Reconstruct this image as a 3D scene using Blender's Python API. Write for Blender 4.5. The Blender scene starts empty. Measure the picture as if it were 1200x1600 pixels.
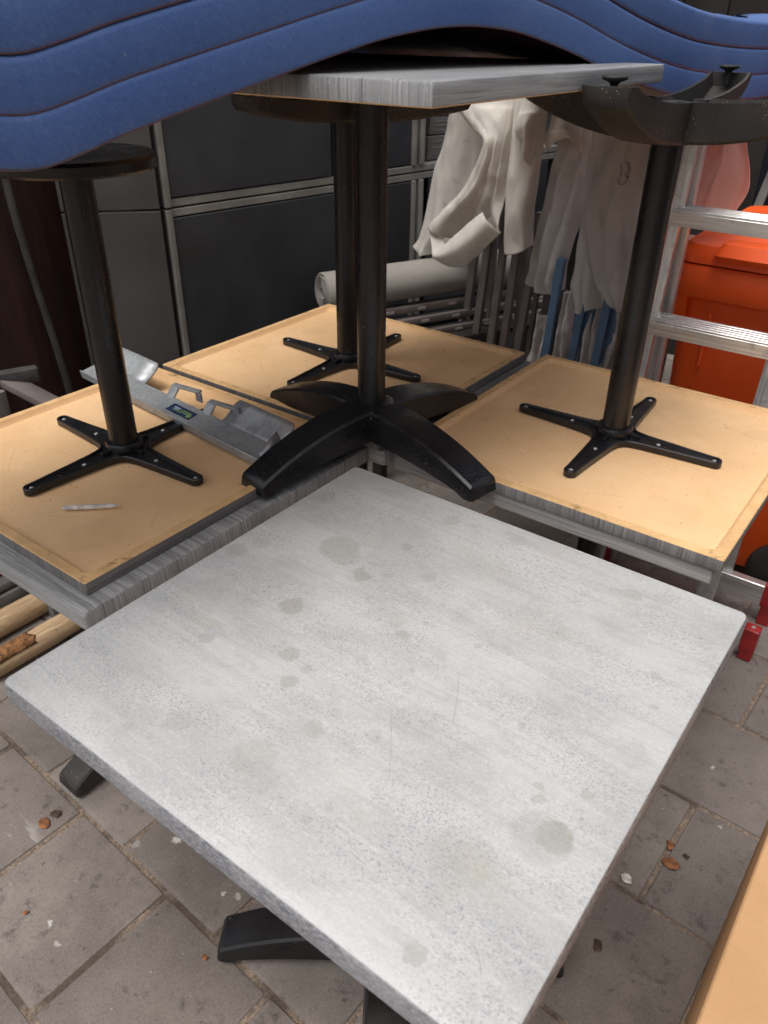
import bpy, bmesh, math, random
from math import sin, cos, pi, radians as R
from mathutils import Vector, Matrix, noise as mnoise

random.seed(7)
sc = bpy.context.scene
COL = sc.collection
T = 0.755                      # height of the front table top; heights below are written relative to it

# ------------------------------------------------------------------ camera
cam_d = bpy.data.cameras.new("camera")
cam = bpy.data.objects.new("camera", cam_d)
COL.objects.link(cam)
yaw, pitch, roll = 2.20734358, 0.557839057, 0.0123167313
f = Vector((cos(yaw)*cos(pitch), sin(yaw)*cos(pitch), -sin(pitch)))
rt = Vector((sin(yaw), -cos(yaw), 0))
up = rt.cross(f)
rt2 = cos(roll)*rt + sin(roll)*up
up2 = -sin(roll)*rt + cos(roll)*up
m = Matrix((rt2, up2, -f)).transposed().to_4x4()
m.translation = Vector((0.80712, -1.00356, 0.7071 + T))
cam.matrix_world = m
cam_d.sensor_fit = 'VERTICAL'
cam_d.sensor_height = 36.0
cam_d.lens = 36.0*1217.74/1600.0
cam_d.clip_start = 0.02
cam_d.clip_end = 200
cam_d.dof.use_dof = True
cam_d.dof.focus_distance = 1.35
cam_d.dof.aperture_fstop = 8.0
sc.camera = cam

# ------------------------------------------------------------------ world, sun, exposure
SUN_EL, SUN_AZ = R(72), R(262)          # azimuth measured from +X towards +Y: light from behind and left of the camera
w = bpy.data.worlds.new("World"); sc.world = w; w.use_nodes = True
nt = w.node_tree; nt.nodes.clear()
sky = nt.nodes.new("ShaderNodeTexSky"); sky.sky_type = 'NISHITA'; sky.sun_disc = False
sky.sun_elevation = SUN_EL; sky.sun_rotation = R(90) - SUN_AZ
sky.air_density = 1.0; sky.dust_density = 6.0; sky.ozone_density = 0.6
hs = nt.nodes.new("ShaderNodeHueSaturation"); hs.inputs["Saturation"].default_value = 0.42
bg = nt.nodes.new("ShaderNodeBackground"); bg.inputs["Strength"].default_value = 0.15
wo = nt.nodes.new("ShaderNodeOutputWorld")
nt.links.new(sky.outputs[0], hs.inputs["Color"]); nt.links.new(hs.outputs[0], bg.inputs["Color"])
nt.links.new(bg.outputs[0], wo.inputs["Surface"])
sd = bpy.data.lights.new("sun", 'SUN'); sd.energy = 0.95; sd.angle = R(40); sd.color = (1, .985, .96)
so = bpy.data.objects.new("sun", sd); COL.objects.link(so)
sdir = Vector((cos(SUN_EL)*cos(SUN_AZ), cos(SUN_EL)*sin(SUN_AZ), sin(SUN_EL)))
so.rotation_euler = sdir.to_track_quat('Z', 'Y').to_euler(); so.location = (0, -3, 6)
sc.view_settings.view_transform = 'Standard'; sc.view_settings.look = 'None'
sc.view_settings.exposure = 0.30; sc.view_settings.gamma = 1.0
sc.render.engine = 'CYCLES'
sc.cycles.max_bounces = 8; sc.cycles.use_denoising = True

# ------------------------------------------------------------------ node helper
class Mat:
    def __init__(s, name, rough=.5, metal=0., spec=.5):
        s.m = bpy.data.materials.new(name); s.m.use_nodes = True
        s.t = s.m.node_tree; s.N = s.t.nodes; s.L = s.t.links
        s.b = s.N["Principled BSDF"]
        s.b.inputs["Roughness"].default_value = rough
        s.b.inputs["Metallic"].default_value = metal
        s.b.inputs["Specular IOR Level"].default_value = spec
        s.tc = s.N.new("ShaderNodeTexCoord").outputs["Object"]
    def set(s, sock, v):
        i = s.b.inputs[sock] if isinstance(sock, str) else sock
        if isinstance(v, bpy.types.NodeSocket): s.L.new(v, i)
        elif isinstance(v, (tuple, list)): i.default_value = (*v, 1)[:4] if i.type == 'RGBA' else v
        else: i.default_value = v
    def node(s, typ, **kw):
        n = s.N.new(typ)
        for k, v in kw.items(): setattr(n, k, v)
        return n
    def mapping(s, scale=(1,1,1), loc=(0,0,0), rot=(0,0,0), vec=None):
        n = s.node("ShaderNodeMapping"); s.L.new(vec or s.tc, n.inputs[0])
        n.inputs["Location"].default_value = loc; n.inputs["Rotation"].default_value = rot
        n.inputs["Scale"].default_value = scale
        return n.outputs[0]
    def noise(s, scale, detail=4, rough=.55, vec=None, dist=0., out=0):
        n = s.node("ShaderNodeTexNoise"); s.L.new(vec or s.tc, n.inputs["Vector"])
        n.inputs["Scale"].default_value = scale; n.inputs["Detail"].default_value = detail
        n.inputs["Roughness"].default_value = rough; n.inputs["Distortion"].default_value = dist
        return n.outputs[out]
    def voro(s, scale, vec=None, feature='F1', out="Distance", rnd=1.):
        n = s.node("ShaderNodeTexVoronoi", feature=feature); s.L.new(vec or s.tc, n.inputs["Vector"])
        n.inputs["Scale"].default_value = scale; n.inputs["Randomness"].default_value = rnd
        return n.outputs[out]
    def ramp(s, fac, a, b, lo=0., hi=1., interp='SMOOTHSTEP'):
        n = s.node("ShaderNodeMapRange", interpolation_type=interp); s.L.new(fac, n.inputs[0])
        n.inputs[1].default_value = a; n.inputs[2].default_value = b
        n.inputs[3].default_value = lo; n.inputs[4].default_value = hi
        return n.outputs[0]
    def math(s, op, a, b=0., clamp=False):
        n = s.node("ShaderNodeMath", operation=op, use_clamp=clamp); s.set(n.inputs[0], a); s.set(n.inputs[1], b)
        return n.outputs[0]
    def mix(s, fac, a, b, blend='MIX'):
        n = s.node("ShaderNodeMix", data_type='RGBA', blend_type=blend)
        s.set(n.inputs[0], fac); s.set(n.inputs[6], a); s.set(n.inputs[7], b)
        return n.outputs[2]
    def bump(s, h, strength=.3, dist=.002):
        n = s.node("ShaderNodeBump"); s.L.new(h, n.inputs["Height"])
        n.inputs["Strength"].default_value = strength; n.inputs["Distance"].default_value = dist
        s.L.new(n.outputs[0], s.b.inputs["Normal"])
    def spots(s, lst, vec, soft=.25):
        """union of round marks (x, y, r, weight) seen from above"""
        acc = None
        fl = s.mapping((1,1,0), vec=vec)
        for (x, y, r, wt) in lst:
            d = s.node("ShaderNodeVectorMath", operation='DISTANCE'); s.L.new(fl, d.inputs[0]); d.inputs[1].default_value = (x, y, 0)
            k = s.ramp(d.outputs["Value"], r*(1-soft), r*(1+soft), wt, 0)
            acc = k if acc is None else s.math('MAXIMUM', acc, k)
        return acc
    def lines(s, segs, width):
        acc = None
        for (x0, y0, x1, y1, wt) in segs:
            L = math.hypot(x1-x0, y1-y0); a = math.atan2(y1-y0, x1-x0)
            n = s.node("ShaderNodeMapping", vector_type='TEXTURE'); s.L.new(s.tc, n.inputs[0])
            n.inputs["Location"].default_value = ((x0+x1)/2, (y0+y1)/2, 0); n.inputs["Rotation"].default_value = (0, 0, a)
            n.inputs["Scale"].default_value = (L/2, width, 1)
            sp = s.node("ShaderNodeSeparateXYZ"); s.L.new(n.outputs[0], sp.inputs[0])
            wob = s.math('ABSOLUTE', s.math('ADD', sp.outputs[1], s.math('MULTIPLY', s.math('MULTIPLY', sp.outputs[0], sp.outputs[0]), 3.0)))
            k = s.math('MULTIPLY', s.ramp(s.math('ABSOLUTE', sp.outputs[0]), .6, 1., wt, 0), s.ramp(wob, .5, 1., 1, 0))
            acc = k if acc is None else s.math('MAXIMUM', acc, k)
        return acc
    def distort(s, amt, scale, vec=None):
        n = s.node("ShaderNodeTexNoise"); s.L.new(vec or s.tc, n.inputs["Vector"]); n.inputs["Scale"].default_value = scale; n.inputs["Detail"].default_value = 3
        a = s.node("ShaderNodeVectorMath", operation='SUBTRACT'); s.L.new(n.outputs["Color"], a.inputs[0]); a.inputs[1].default_value = (.5,.5,.5)
        b = s.node("ShaderNodeVectorMath", operation='SCALE'); s.L.new(a.outputs[0], b.inputs[0]); b.inputs["Scale"].default_value = amt
        c = s.node("ShaderNodeVectorMath", operation='ADD'); s.L.new(vec or s.tc, c.inputs[0]); s.L.new(b.outputs[0], c.inputs[1])
        return c.outputs[0]

def simple(name, col, rough=.5, metal=0., var=.25, scale=12., dust=None, dust_scale=220., dust_amt=.18, bump=0., bscale=200., spec=.5):
    M = Mat(name, rough, metal, spec)
    n = M.noise(scale, 5)
    dark = tuple(c*(1-var) for c in col); light = tuple(min(1, c*(1+var)) for c in col)
    c = M.mix(M.ramp(n, .3, .7), dark, light)
    if dust:
        v = M.voro(dust_scale, out="Distance"); big = M.noise(scale*.7, 3)
        k = M.math('MULTIPLY', M.ramp(v, dust_amt, dust_amt*.4, 0, 1), M.ramp(big, .42, .6))
        c = M.mix(k, c, dust)
        film = M.ramp(M.noise(6, 6, .7), .45, .8, 0, .22)
        c = M.mix(film, c, tuple(x*.5 for x in dust))
    M.set("Base Color", c)
    M.set("Roughness", M.ramp(M.noise(scale*2, 4), .3, .7, max(.05, rough-.1), min(1, rough+.12)))
    if bump: M.bump(M.noise(bscale, 3), bump, .001)
    return M.m

# ---- materials
def concrete_top():
    M = Mat("white concrete laminate", .58, spec=.3)
    P = M.tc
    cloud = M.noise(5.5, 5, .6, M.mapping((1, 1.6, 1)))
    c = M.mix(M.ramp(cloud, .38, .66), (.500,.504,.496), (.410,.415,.410))
    mid = M.noise(26, 5, .65, M.mapping((.8, 1.7, 1), (3, 1, 0)))
    c = M.mix(M.ramp(mid, .50, .74, 0, .42), c, (.33,.335,.33))
    # fine dark dashes that run along the board
    sp = M.noise(430, 3, .75, M.mapping((.72, 1.15, 1)))
    patch = M.noise(9, 4, .6, M.mapping((.8, 2.0, 1), (7, 2, 0)))
    k = M.math('MULTIPLY', M.ramp(sp, .51, .62), M.ramp(patch, .36, .68, .22, .85))
    c = M.mix(k, c, (.235,.24,.25))
    sp2 = M.noise(300, 3, .7, M.mapping((.7, 1.2, 1), (1, 5, 0)))
    c = M.mix(M.ramp(sp2, .50, .70, 0, .28), c, (.70,.70,.695))
    str_ = M.noise(60, 5, .7, M.mapping((.10, 1.6, 1), (2, 6, 0)))
    c = M.mix(M.ramp(str_, .54, .72, 0, .30), c, (.44,.445,.45))
    stk = M.noise(2.4, 6, .75, M.mapping((1.1, 52, 1), vec=M.distort(.012, 7)))
    c = M.mix(M.ramp(stk, .51, .66, 0, .42), c, (.36,.37,.385))
    c = M.mix(M.ramp(stk, .46, .34, 0, .22), c, (.60,.605,.61))
    # warm grey water marks
    st = [(.143,-.224,.030,.75),(.165,-.235,.022,.6),(.125,-.218,.018,.6),(.218,-.258,.012,.8),(.208,-.254,.009,.6),(.227,-.154,.009,.7),(.183,-.377,.0175,.95),(.135,-.497,.011,.5),
          (.248,-.453,.013,.7),(.282,-.491,.011,.75),(.285,-.46,.007,.5),(.651,-.491,.0195,.95),(.640,-.500,.030,.40),(.616,-.459,.0065,.6),(.609,-.444,.006,.6),
          (.657,-.421,.0065,.6),(.649,-.195,.007,.5),(.668,-.251,.005,.4),(.606,-.675,.012,.55),(.676,-.338,.02,.35),(.562,-.052,.015,.5),(.54,-.06,.010,.35),
          (.359,-.532,.014,.5),(.333,-.606,.027,.45),(.36,-.62,.02,.35),(.422,-.496,.011,.4),(.346,-.331,.009,.6),(.553,-.378,.005,.5),(.018,-.327,.018,.6),(.035,-.29,.015,.4),
          (.587,-.569,.034,.35),(.433,-.63,.005,.6),(.395,-.38,.004,.6),(.25,-.235,.008,.5),(.30,-.20,.012,.35),(.45,-.45,.03,.3),(.10,-.30,.02,.25),(.06,-.42,.03,.22)]
    rr = random.Random(11)
    for k in range(26): st.append((rr.uniform(.02,.68), rr.uniform(-.68,-.02), rr.choice((.003,.004,.005,.006,.008,.011,.016)), rr.uniform(.18,.5)))
    st = [(x-.35, y+.35, r, wt) for x, y, r, wt in st]
    D = M.distort(.012, 38, M.distort(.010, 110))
    s1 = M.spots(st, D, .16)
    c = M.mix(M.math('MULTIPLY', s1, .58), c, (.275,.262,.225))
    rim = M.math('MULTIPLY', M.math('SUBTRACT', M.spots([(x,y,r*1.08,wt) for x,y,r,wt in st[:17]], D, .08), M.spots([(x,y,r*.96,wt) for x,y,r,wt in st[:17]], D, .08), True), .18)
    c = M.mix(rim, c, (.30,.28,.25))
    yel = M.noise(11, 4, .6, M.mapping((1,1,1), (9,9,0)))
    c = M.mix(M.ramp(yel, .60, .74, 0, .30), c, (.46,.42,.34))
    sc_ = [(.44,-.334,.497,-.445,.7),(.402,-.434,.48,-.543,.6),(.639,-.631,.666,-.656,.8),(.107,-.012,.112,-.082,.5),(.138,-.015,.142,-.09,.7),(.165,-.02,.150,-.10,.5),(.352,-.355,.386,-.405,.4),(.60,-.06,.655,-.085,.5)]
    ln = M.lines([(a-.35,b+.35,d-.35,e+.35,wt) for a,b,d,e,wt in sc_], .0011)
    c = M.mix(M.math('MULTIPLY', ln, .5), c, (.27,.235,.205))
    M.set("Base Color", c)
    M.set("Roughness", M.ramp(M.noise(14, 4), .3, .7, .52, .68))
    M.bump(sp, .05, .0006)
    return M.m
def concrete_edge():
    M = Mat("speckled table edge", .45)
    sp = M.noise(210, 4, .75, M.mapping((.8,.8,1.6)))
    c = M.mix(M.ramp(sp, .38, .64), (.12,.125,.14), (.34,.345,.365))
    n = M.noise(9, 4)
    c = M.mix(M.ramp(n, .4, .7, 0, .4), c, (.42,.425,.44))
    ge = M.node("ShaderNodeSeparateXYZ"); M.L.new(M.tc, ge.inputs[0])
    c = M.mix(M.ramp(ge.outputs[2], T-.005, T-.0012, 0, .9), c, (.66,.66,.65))   # pale band along the top arris
    M.set("Base Color", c); M.bump(sp, .15, .001)
    return M.m
def oak(name, axis, tone=1.0, warm=0.):
    """grey oak print; axis 0: grain along x, 1: along y"""
    M = Mat(name, .48)
    s = (1.3, 62, 62) if axis == 0 else (62, 1.3, 62)
    W = M.distort(.008, 6)
    nx = M.node("ShaderNodeSeparateXYZ"); M.L.new(M.node("ShaderNodeTexCoord").outputs["Normal"], nx.inputs[0])
    ax = M.ramp(M.math('ABSOLUTE', nx.outputs[0]), .6, .61); ay = M.ramp(M.math('ABSOLUTE', nx.outputs[1]), .6, .61)
    sa, sb = ((3, 120, 3), (1.3, 3, 62)) if axis == 0 else ((3, 1.3, 62), (120, 3, 3))
    def vmix(fac, a, b):
        n = M.node("ShaderNodeMix", data_type='VECTOR'); M.L.new(fac, n.inputs[0]); M.L.new(a, n.inputs[4]); M.L.new(b, n.inputs[5]); return n.outputs[1]
    V = vmix(ay, vmix(ax, M.mapping(s, vec=W), M.mapping(sa, vec=W)), M.mapping(sb, vec=W))
    g = M.noise(1.9, 7, .72, V)
    g2 = M.noise(6, 5, .7, V)
    a = tuple(tone*x for x in (.19+warm*.02,.193,.196)); b = tuple(tone*x for x in (.44+warm*.03,.44,.435))
    c = M.mix(M.ramp(g, .34, .66), a, b)
    c = M.mix(M.ramp(g2, .55, .72, 0, .65), c, tuple(tone*x for x in (.085,.088,.094)))
    kn = M.noise(5, 4, .6)
    c = M.mix(M.ramp(kn, .42, .72, 0, .55), c, tuple(tone*x for x in (.38,.38,.385)))
    sp = M.node("ShaderNodeSeparateXYZ"); M.L.new(M.tc, sp.inputs[0])
    jn = M.math('PINGPONG', M.math('ADD', sp.outputs[1 if axis == 0 else 0], .031), .0725)
    c = M.mix(M.ramp(jn, .0016, .0004, 0, .75), c, tuple(tone*x for x in (.05,.052,.055)))
    brd = M.noise(7, 2, .5, M.mapping((.6,7,.6) if axis == 0 else (7,.6,.6), (5,5,5)))
    c = M.mix(M.ramp(brd, .4, .7, 0, .45), c, tuple(tone*x for x in (.17,.172,.175)))
    fine = M.noise(240, 3, .7)
    c = M.mix(M.ramp(fine, .55, .75, 0, .35), c, tuple(tone*x for x in (.62,.62,.62)))
    M.set("Base Color", c); M.bump(g, .35, .0012)
    return M.m
def mdf():
    M = Mat("raw fibreboard underside", .78, spec=.25)
    n = M.noise(7, 5, .6)
    c = M.mix(M.ramp(n, .35, .7), (.79,.505,.265), (.84,.56,.31))
    f = M.noise(150, 4, .7)
    c = M.mix(M.ramp(f, .5, .75, 0, .16), c, (.44,.27,.13))
    v = M.voro(34, vec=M.distort(.02, 30)); g = M.noise(16, 3)
    k = M.math('MULTIPLY', M.ramp(v, .085, .045), M.ramp(g, .45, .56))
    c = M.mix(M.math('MULTIPLY', k, .75), c, (.17,.09,.04))
    v2 = M.voro(75, vec=M.mapping((1,2.2,1), vec=M.distort(.02, 30))); g2 = M.noise(11, 3, .5, M.mapping((1,1,1),(4,2,0)))
    k2 = M.math('MULTIPLY', M.ramp(v2, .16, .08), M.ramp(g2, .48, .60))
    c = M.mix(M.math('MULTIPLY', k2, .7), c, (.22,.12,.06))
    ch = M.noise(95, 3, .8, M.mapping((.35,1.4,1), rot=(0,0,.6)))
    c = M.mix(M.ramp(ch, .56, .72, 0, .22), c, (.90,.70,.45))
    ch2 = M.noise(120, 3, .8, M.mapping((1.5,.4,1), rot=(0,0,.3)))
    c = M.mix(M.ramp(ch2, .58, .72, 0, .28), c, (.47,.28,.13))
    scf = M.lines([(-.20,.12,-.10,.20,.5),(.14,-.22,.25,-.17,.6),(-.25,-.18,-.19,-.25,.5),(.05,.25,.12,.22,.4),(.22,.10,.27,.16,.5)], .0012)
    c = M.mix(M.math('MULTIPLY', scf, .6), c, (.40,.24,.12))
    sm = M.noise(3.2, 6, .65, M.mapping((1,1,1),(2,8,0)))
    c = M.mix(M.ramp(sm, .50, .72, 0, .32), c, (.50,.31,.17))
    wet = M.spots([(.20,.22,.05,.5),(-.22,-.12,.035,.6),(-.10,.24,.06,.4),(.24,-.2,.03,.6)], M.distort(.05, 18), .12)
    c = M.mix(M.math('MULTIPLY', wet, .22), c, (.45,.29,.16))
    M.set("Base Color", c); M.bump(f, .12, .0008)
    return M.m
def mdf_rim():
    M = Mat("dirty fibreboard rim", .8, spec=.25)
    n = M.noise(20, 5, .7)
    c = M.mix(M.ramp(n, .35, .65), (.64,.40,.19), (.76,.49,.24))
    d = M.noise(38, 5, .75, M.mapping((1,1,1),(5,5,5)))
    c = M.mix(M.ramp(d, .56, .68, 0, .75), c, (.24,.14,.07))
    M.set("Base Color", c); M.bump(n, .4, .002)
    return M.m
def black_metal(name="black powder coat", dust=.30, film_=.022):
    M = Mat(name, .42)
    n = M.noise(9, 5)
    c = M.mix(M.ramp(n, .3, .7), (.008,.008,.010), (.013,.013,.015))
    film = M.math('MULTIPLY', M.ramp(M.noise(7, 6, .7), .5, .78), film_)
    c = M.mix(film, c, (.16,.13,.10))
    v = M.voro(190); k = M.math('MULTIPLY', M.ramp(v, .19, .09), M.ramp(M.noise(6, 4), .42, .56))
    c = M.mix(M.math('MULTIPLY', k, dust), c, (.34,.32,.29))
    v2 = M.voro(55, vec=M.mapping((1,1,1),(3,3,3))); k2 = M.math('MULTIPLY', M.ramp(v2, .06, .035), M.ramp(M.noise(13, 3), .5, .6))
    c = M.mix(M.math('MULTIPLY', k2, .8), c, (.50,.46,.40))
    M.set("Base Color", c)
    M.set("Roughness", M.ramp(M.noise(20, 4), .3, .7, .24, .38))
    M.bump(M.noise(420, 3), .10, .0006)
    return M.m
def dusty_metal():
    M = Mat("dusty black casting", .6)
    n = M.noise(9, 5)
    c = M.mix(M.ramp(n, .3, .7), (.013,.012,.012), (.026,.023,.021))
    f = M.noise(380, 3, .75)
    c = M.mix(M.ramp(f, .56, .72, 0, .42), c, (.15,.105,.07))
    film = M.math('MULTIPLY', M.ramp(M.noise(8, 6, .7), .42, .72), .14)
    c = M.mix(film, c, (.14,.105,.075))
    v = M.voro(150); k = M.math('MULTIPLY', M.ramp(v, .17, .08), M.ramp(M.noise(10, 4), .45, .58))
    c = M.mix(M.math('MULTIPLY', k, .8), c, (.42,.34,.25))
    M.set("Base Color", c); M.bump(f, .35, .0012)
    return M.m
def blue_plastic():
    M = Mat("blue moulded plastic", .46)
    a = M.noise(3, 4)
    c = M.mix(M.ramp(a, .3, .7), (.058,.120,.320), (.078,.150,.365))
    mp = M.node("ShaderNodeMapping", vector_type='TEXTURE'); M.L.new(M.tc, mp.inputs[0]); mp.inputs["Rotation"].default_value = (R(-42), 0, 0); mp.inputs["Scale"].default_value = (1, 4.5, 1); V = mp.outputs[0]
    s1 = M.noise(520, 3, .75, V)
    c = M.mix(M.ramp(s1, .50, .72, 0, .5), c, (.15,.245,.52))
    s2 = M.noise(360, 3, .7, V)
    c = M.mix(M.ramp(s2, .55, .75, 0, .5), c, (.022,.052,.20))
    v = M.voro(42, vec=M.distort(.02, 20)); k = M.math('MULTIPLY', M.ramp(v, .06, .035), M.ramp(M.noise(9, 3), .5, .6))
    c = M.mix(M.math('MULTIPLY', k, .7), c, (.55,.6,.68))
    d = M.math('MULTIPLY', M.ramp(M.noise(7, 6, .7), .52, .8), .22)
    c = M.mix(d, c, (.34,.36,.42))
    M.set("Base Color", c); M.bump(s1, .06, .0008)
    M.set("Roughness", M.ramp(M.noise(15, 4), .3, .7, .38, .55))
    return M.m
def galvanised():
    M = Mat("galvanised steel", .5, .55)
    v = M.voro(95, out="Color"); sp = M.node("ShaderNodeSeparateColor"); M.L.new(v, sp.inputs[0])
    c = M.mix(M.ramp(sp.outputs[0], 0, 1), (.36,.38,.395), (.44,.46,.47))
    n = M.noise(16, 5, .7)
    c = M.mix(M.ramp(n, .5, .72, 0, .6), c, (.24,.255,.27))
    M.set("Base Color", c); M.set("Roughness", M.ramp(n, .3, .7, .42, .62)); M.bump(M.noise(120, 3), .08, .001)
    return M.m
def aluminium(name="ribbed aluminium", sc3=(1.5, 60, 60)):
    M = Mat(name, .36, .75)
    n = M.noise(3, 5, .6, M.mapping(sc3))
    c = M.mix(M.ramp(n, .35, .65), (.56,.56,.555), (.76,.76,.75))
    d = M.noise(34, 5, .7)
    c = M.mix(M.ramp(d, .56, .72, 0, .6), c, (.30,.29,.275))
    M.set("Base Color", c); M.set("Roughness", M.ramp(d, .3, .7, .28, .5))
    return M.m
def orange_plastic():
    M = Mat("orange bin plastic", .42)
    n = M.noise(6, 5)
    c = M.mix(M.ramp(n, .3, .7), (.82,.088,.008), (.90,.115,.013))
    d = M.noise(45, 5, .7)
    c = M.mix(M.ramp(d, .62, .75, 0, .35), c, (.80,.30,.16))
    g = M.noise(3, 5, .7, M.mapping((1,1,.4)))
    c = M.mix(M.ramp(g, .52, .75, 0, .2), c, (.42,.05,.012))
    M.set("Base Color", c); M.bump(M.noise(90, 3), .08, .001)
    return M.m
def canvas(name, col, dirt=(.23,.20,.17), amt=.5, trans=.18):
    M = Mat(name, .85, spec=.2)
    wv = M.noise(500, 2, .6)
    n = M.noise(6, 6, .65)
    c = M.mix(M.ramp(n, .45, .8, 0, amt), col, dirt)
    s = M.noise(28, 5, .7)
    c = M.mix(M.ramp(s, .58, .78, 0, .35), c, tuple(x*.6 for x in dirt))
    v = M.voro(26, vec=M.distort(.03, 20)); k = M.math('MULTIPLY', M.ramp(v, .06, .03), M.ramp(M.noise(7,3), .52, .6))
    c = M.mix(M.math('MULTIPLY', k, .6), c, (.08,.06,.05))
    M.set("Base Color", c)
    M.bump(wv, .12, .0008)
    tr = M.node("ShaderNodeBsdfTranslucent"); M.L.new(c, tr.inputs[0])
    mx = M.node("ShaderNodeMixShader"); mx.inputs[0].default_value = trans
    M.L.new(M.b.outputs[0], mx.inputs[1]); M.L.new(tr.outputs[0], mx.inputs[2])
    M.L.new(mx.outputs[0], M.N["Material Output"].inputs[0])
    return M.m
def paver():
    M = Mat("worn concrete pavers", .82, spec=.3)
    at = M.node("ShaderNodeAttribute", attribute_name="tile"); tv = at.outputs["Fac"]
    base = M.mix(tv, (.192,.168,.150), (.315,.277,.247))
    n = M.noise(7, 6, .65)
    c = M.mix(M.ramp(n, .35, .7, 0, .55), base, (.12,.102,.092))
    f = M.noise(240, 4, .75)
    c = M.mix(M.ramp(f, .52, .72, 0, .45), c, (.33,.30,.275))
    c = M.mix(M.ramp(f, .47, .33, 0, .5), c, (.085,.072,.064))
    pz = M.noise(26, 5, .7, M.mapping((1,1,1),(3,3,0)))
    c = M.mix(M.ramp(pz, .56, .70, 0, .6), c, (.075,.062,.055))
    v = M.voro(30, vec=M.distort(.03, 30)); k = M.math('MULTIPLY', M.ramp(v, .12, .08), M.ramp(M.noise(12, 3), .52, .58))
    c = M.mix(M.math('MULTIPLY', k, .7), c, (.065,.055,.05))
    v2 = M.voro(38, vec=M.mapping((1,1,1),(7,3,0), vec=M.distort(.02, 40))); k2 = M.math('MULTIPLY', M.ramp(v2, .085, .05), M.ramp(M.noise(9, 3), .54, .6))
    c = M.mix(M.math('MULTIPLY', k2, .45), c, (.50,.48,.45))
    v3 = M.voro(120); k3 = M.math('MULTIPLY', M.ramp(v3, .13, .07), M.ramp(M.noise(5, 3), .45, .6))
    c = M.mix(M.math('MULTIPLY', k3, .6), c, (.45,.42,.38))
    spl = [(-.147,-.431,.009,1),(-.10,-.415,.007,.8),(-.21,-.49,.011,.35),(.02,-.455,.005,.8),(.045,-.445,.006,.6),(-.20,-.70,.005,.9),(-.155,-.715,.007,.6),(-.46,-.70,.005,.6),(.70,.45,.005,.7),(.76,.30,.004,.7)]
    c = M.mix(M.spots(spl, M.distort(.030, 70), .35), c, (.58,.56,.52))
    sm = M.noise(30, 3, .6, M.mapping((.35, 1.6, 1), rot=(0,0,.5)))
    area = M.spots([(-.42,-.70,.085,1)], M.distort(.05, 20), .5)
    c = M.mix(M.math('MULTIPLY', M.ramp(sm, .57, .66), area), c, (.60,.57,.53))
    M.set("Base Color", c)
    M.bump(M.math('ADD', f, M.math('MULTIPLY', n, .8)), .35, .003)
    return M.m
def sand():
    M = Mat("sandy joint", .95, spec=.1)
    f = M.noise(160, 4, .8)
    c = M.mix(M.ramp(f, .35, .65), (.14,.108,.085), (.36,.285,.22))
    p = M.noise(7, 4)
    c = M.mix(M.ramp(p, .5, .65, 0, .8), c, (.07,.056,.047))
    M.set("Base Color", c); M.bump(f, .6, .004)
    return M.m
def peeled_wood():
    M = Mat("peeled round wood", .65)
    g = M.noise(2.2, 7, .7, M.mapping((38, 2.0, 38), vec=M.distort(.04, 5)))
    c = M.mix(M.ramp(g, .32, .68), (.36,.235,.125), (.60,.44,.27))
    b = M.noise(7, 5, .7)
    c = M.mix(M.ramp(b, .60, .68, 0, .9), c, (.12,.055,.025))
    kn = M.voro(9, vec=M.mapping((1,.5,1)));
    c = M.mix(M.ramp(kn, .07, .03, 0, .8), c, (.07,.035,.02))
    M.set("Base Color", c); M.bump(g, .3, .002)
    return M.m
def bark():
    M = Mat("torn bark end", .9, spec=.15)
    n = M.noise(50, 5, .75)
    c = M.mix(M.ramp(n, .35, .65), (.09,.045,.022), (.34,.17,.075))
    M.set("Base Color", c); M.bump(n, .8, .004)
    return M.m
def brown_ply():
    M = Mat("dark brown plywood", .5)
    g = M.noise(2, 6, .7, M.mapping((30, 30, 1.5), vec=M.distort(.05, 3)))
    c = M.mix(M.ramp(g, .3, .7), (.022,.009,.007), (.045,.018,.012))
    M.set("Base Color", c)
    return M.m
def cardboard():
    M = Mat("brown cardboard", .85, spec=.2)
    n = M.noise(5, 5, .6)
    c = M.mix(M.ramp(n, .3, .7), (.48,.28,.135), (.55,.33,.17))
    r = M.noise(3, 3, .6, M.mapping((3, 130, 130)))
    c = M.mix(M.ramp(r, .5, .7, 0, .18), c, (.36,.21,.11))
    f = M.noise(130, 4, .7)
    c = M.mix(M.ramp(f, .56, .72, 0, .2), c, (.32,.19,.10))
    M.set("Base Color", c); M.bump(r, .06, .001)
    return M.m

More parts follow.
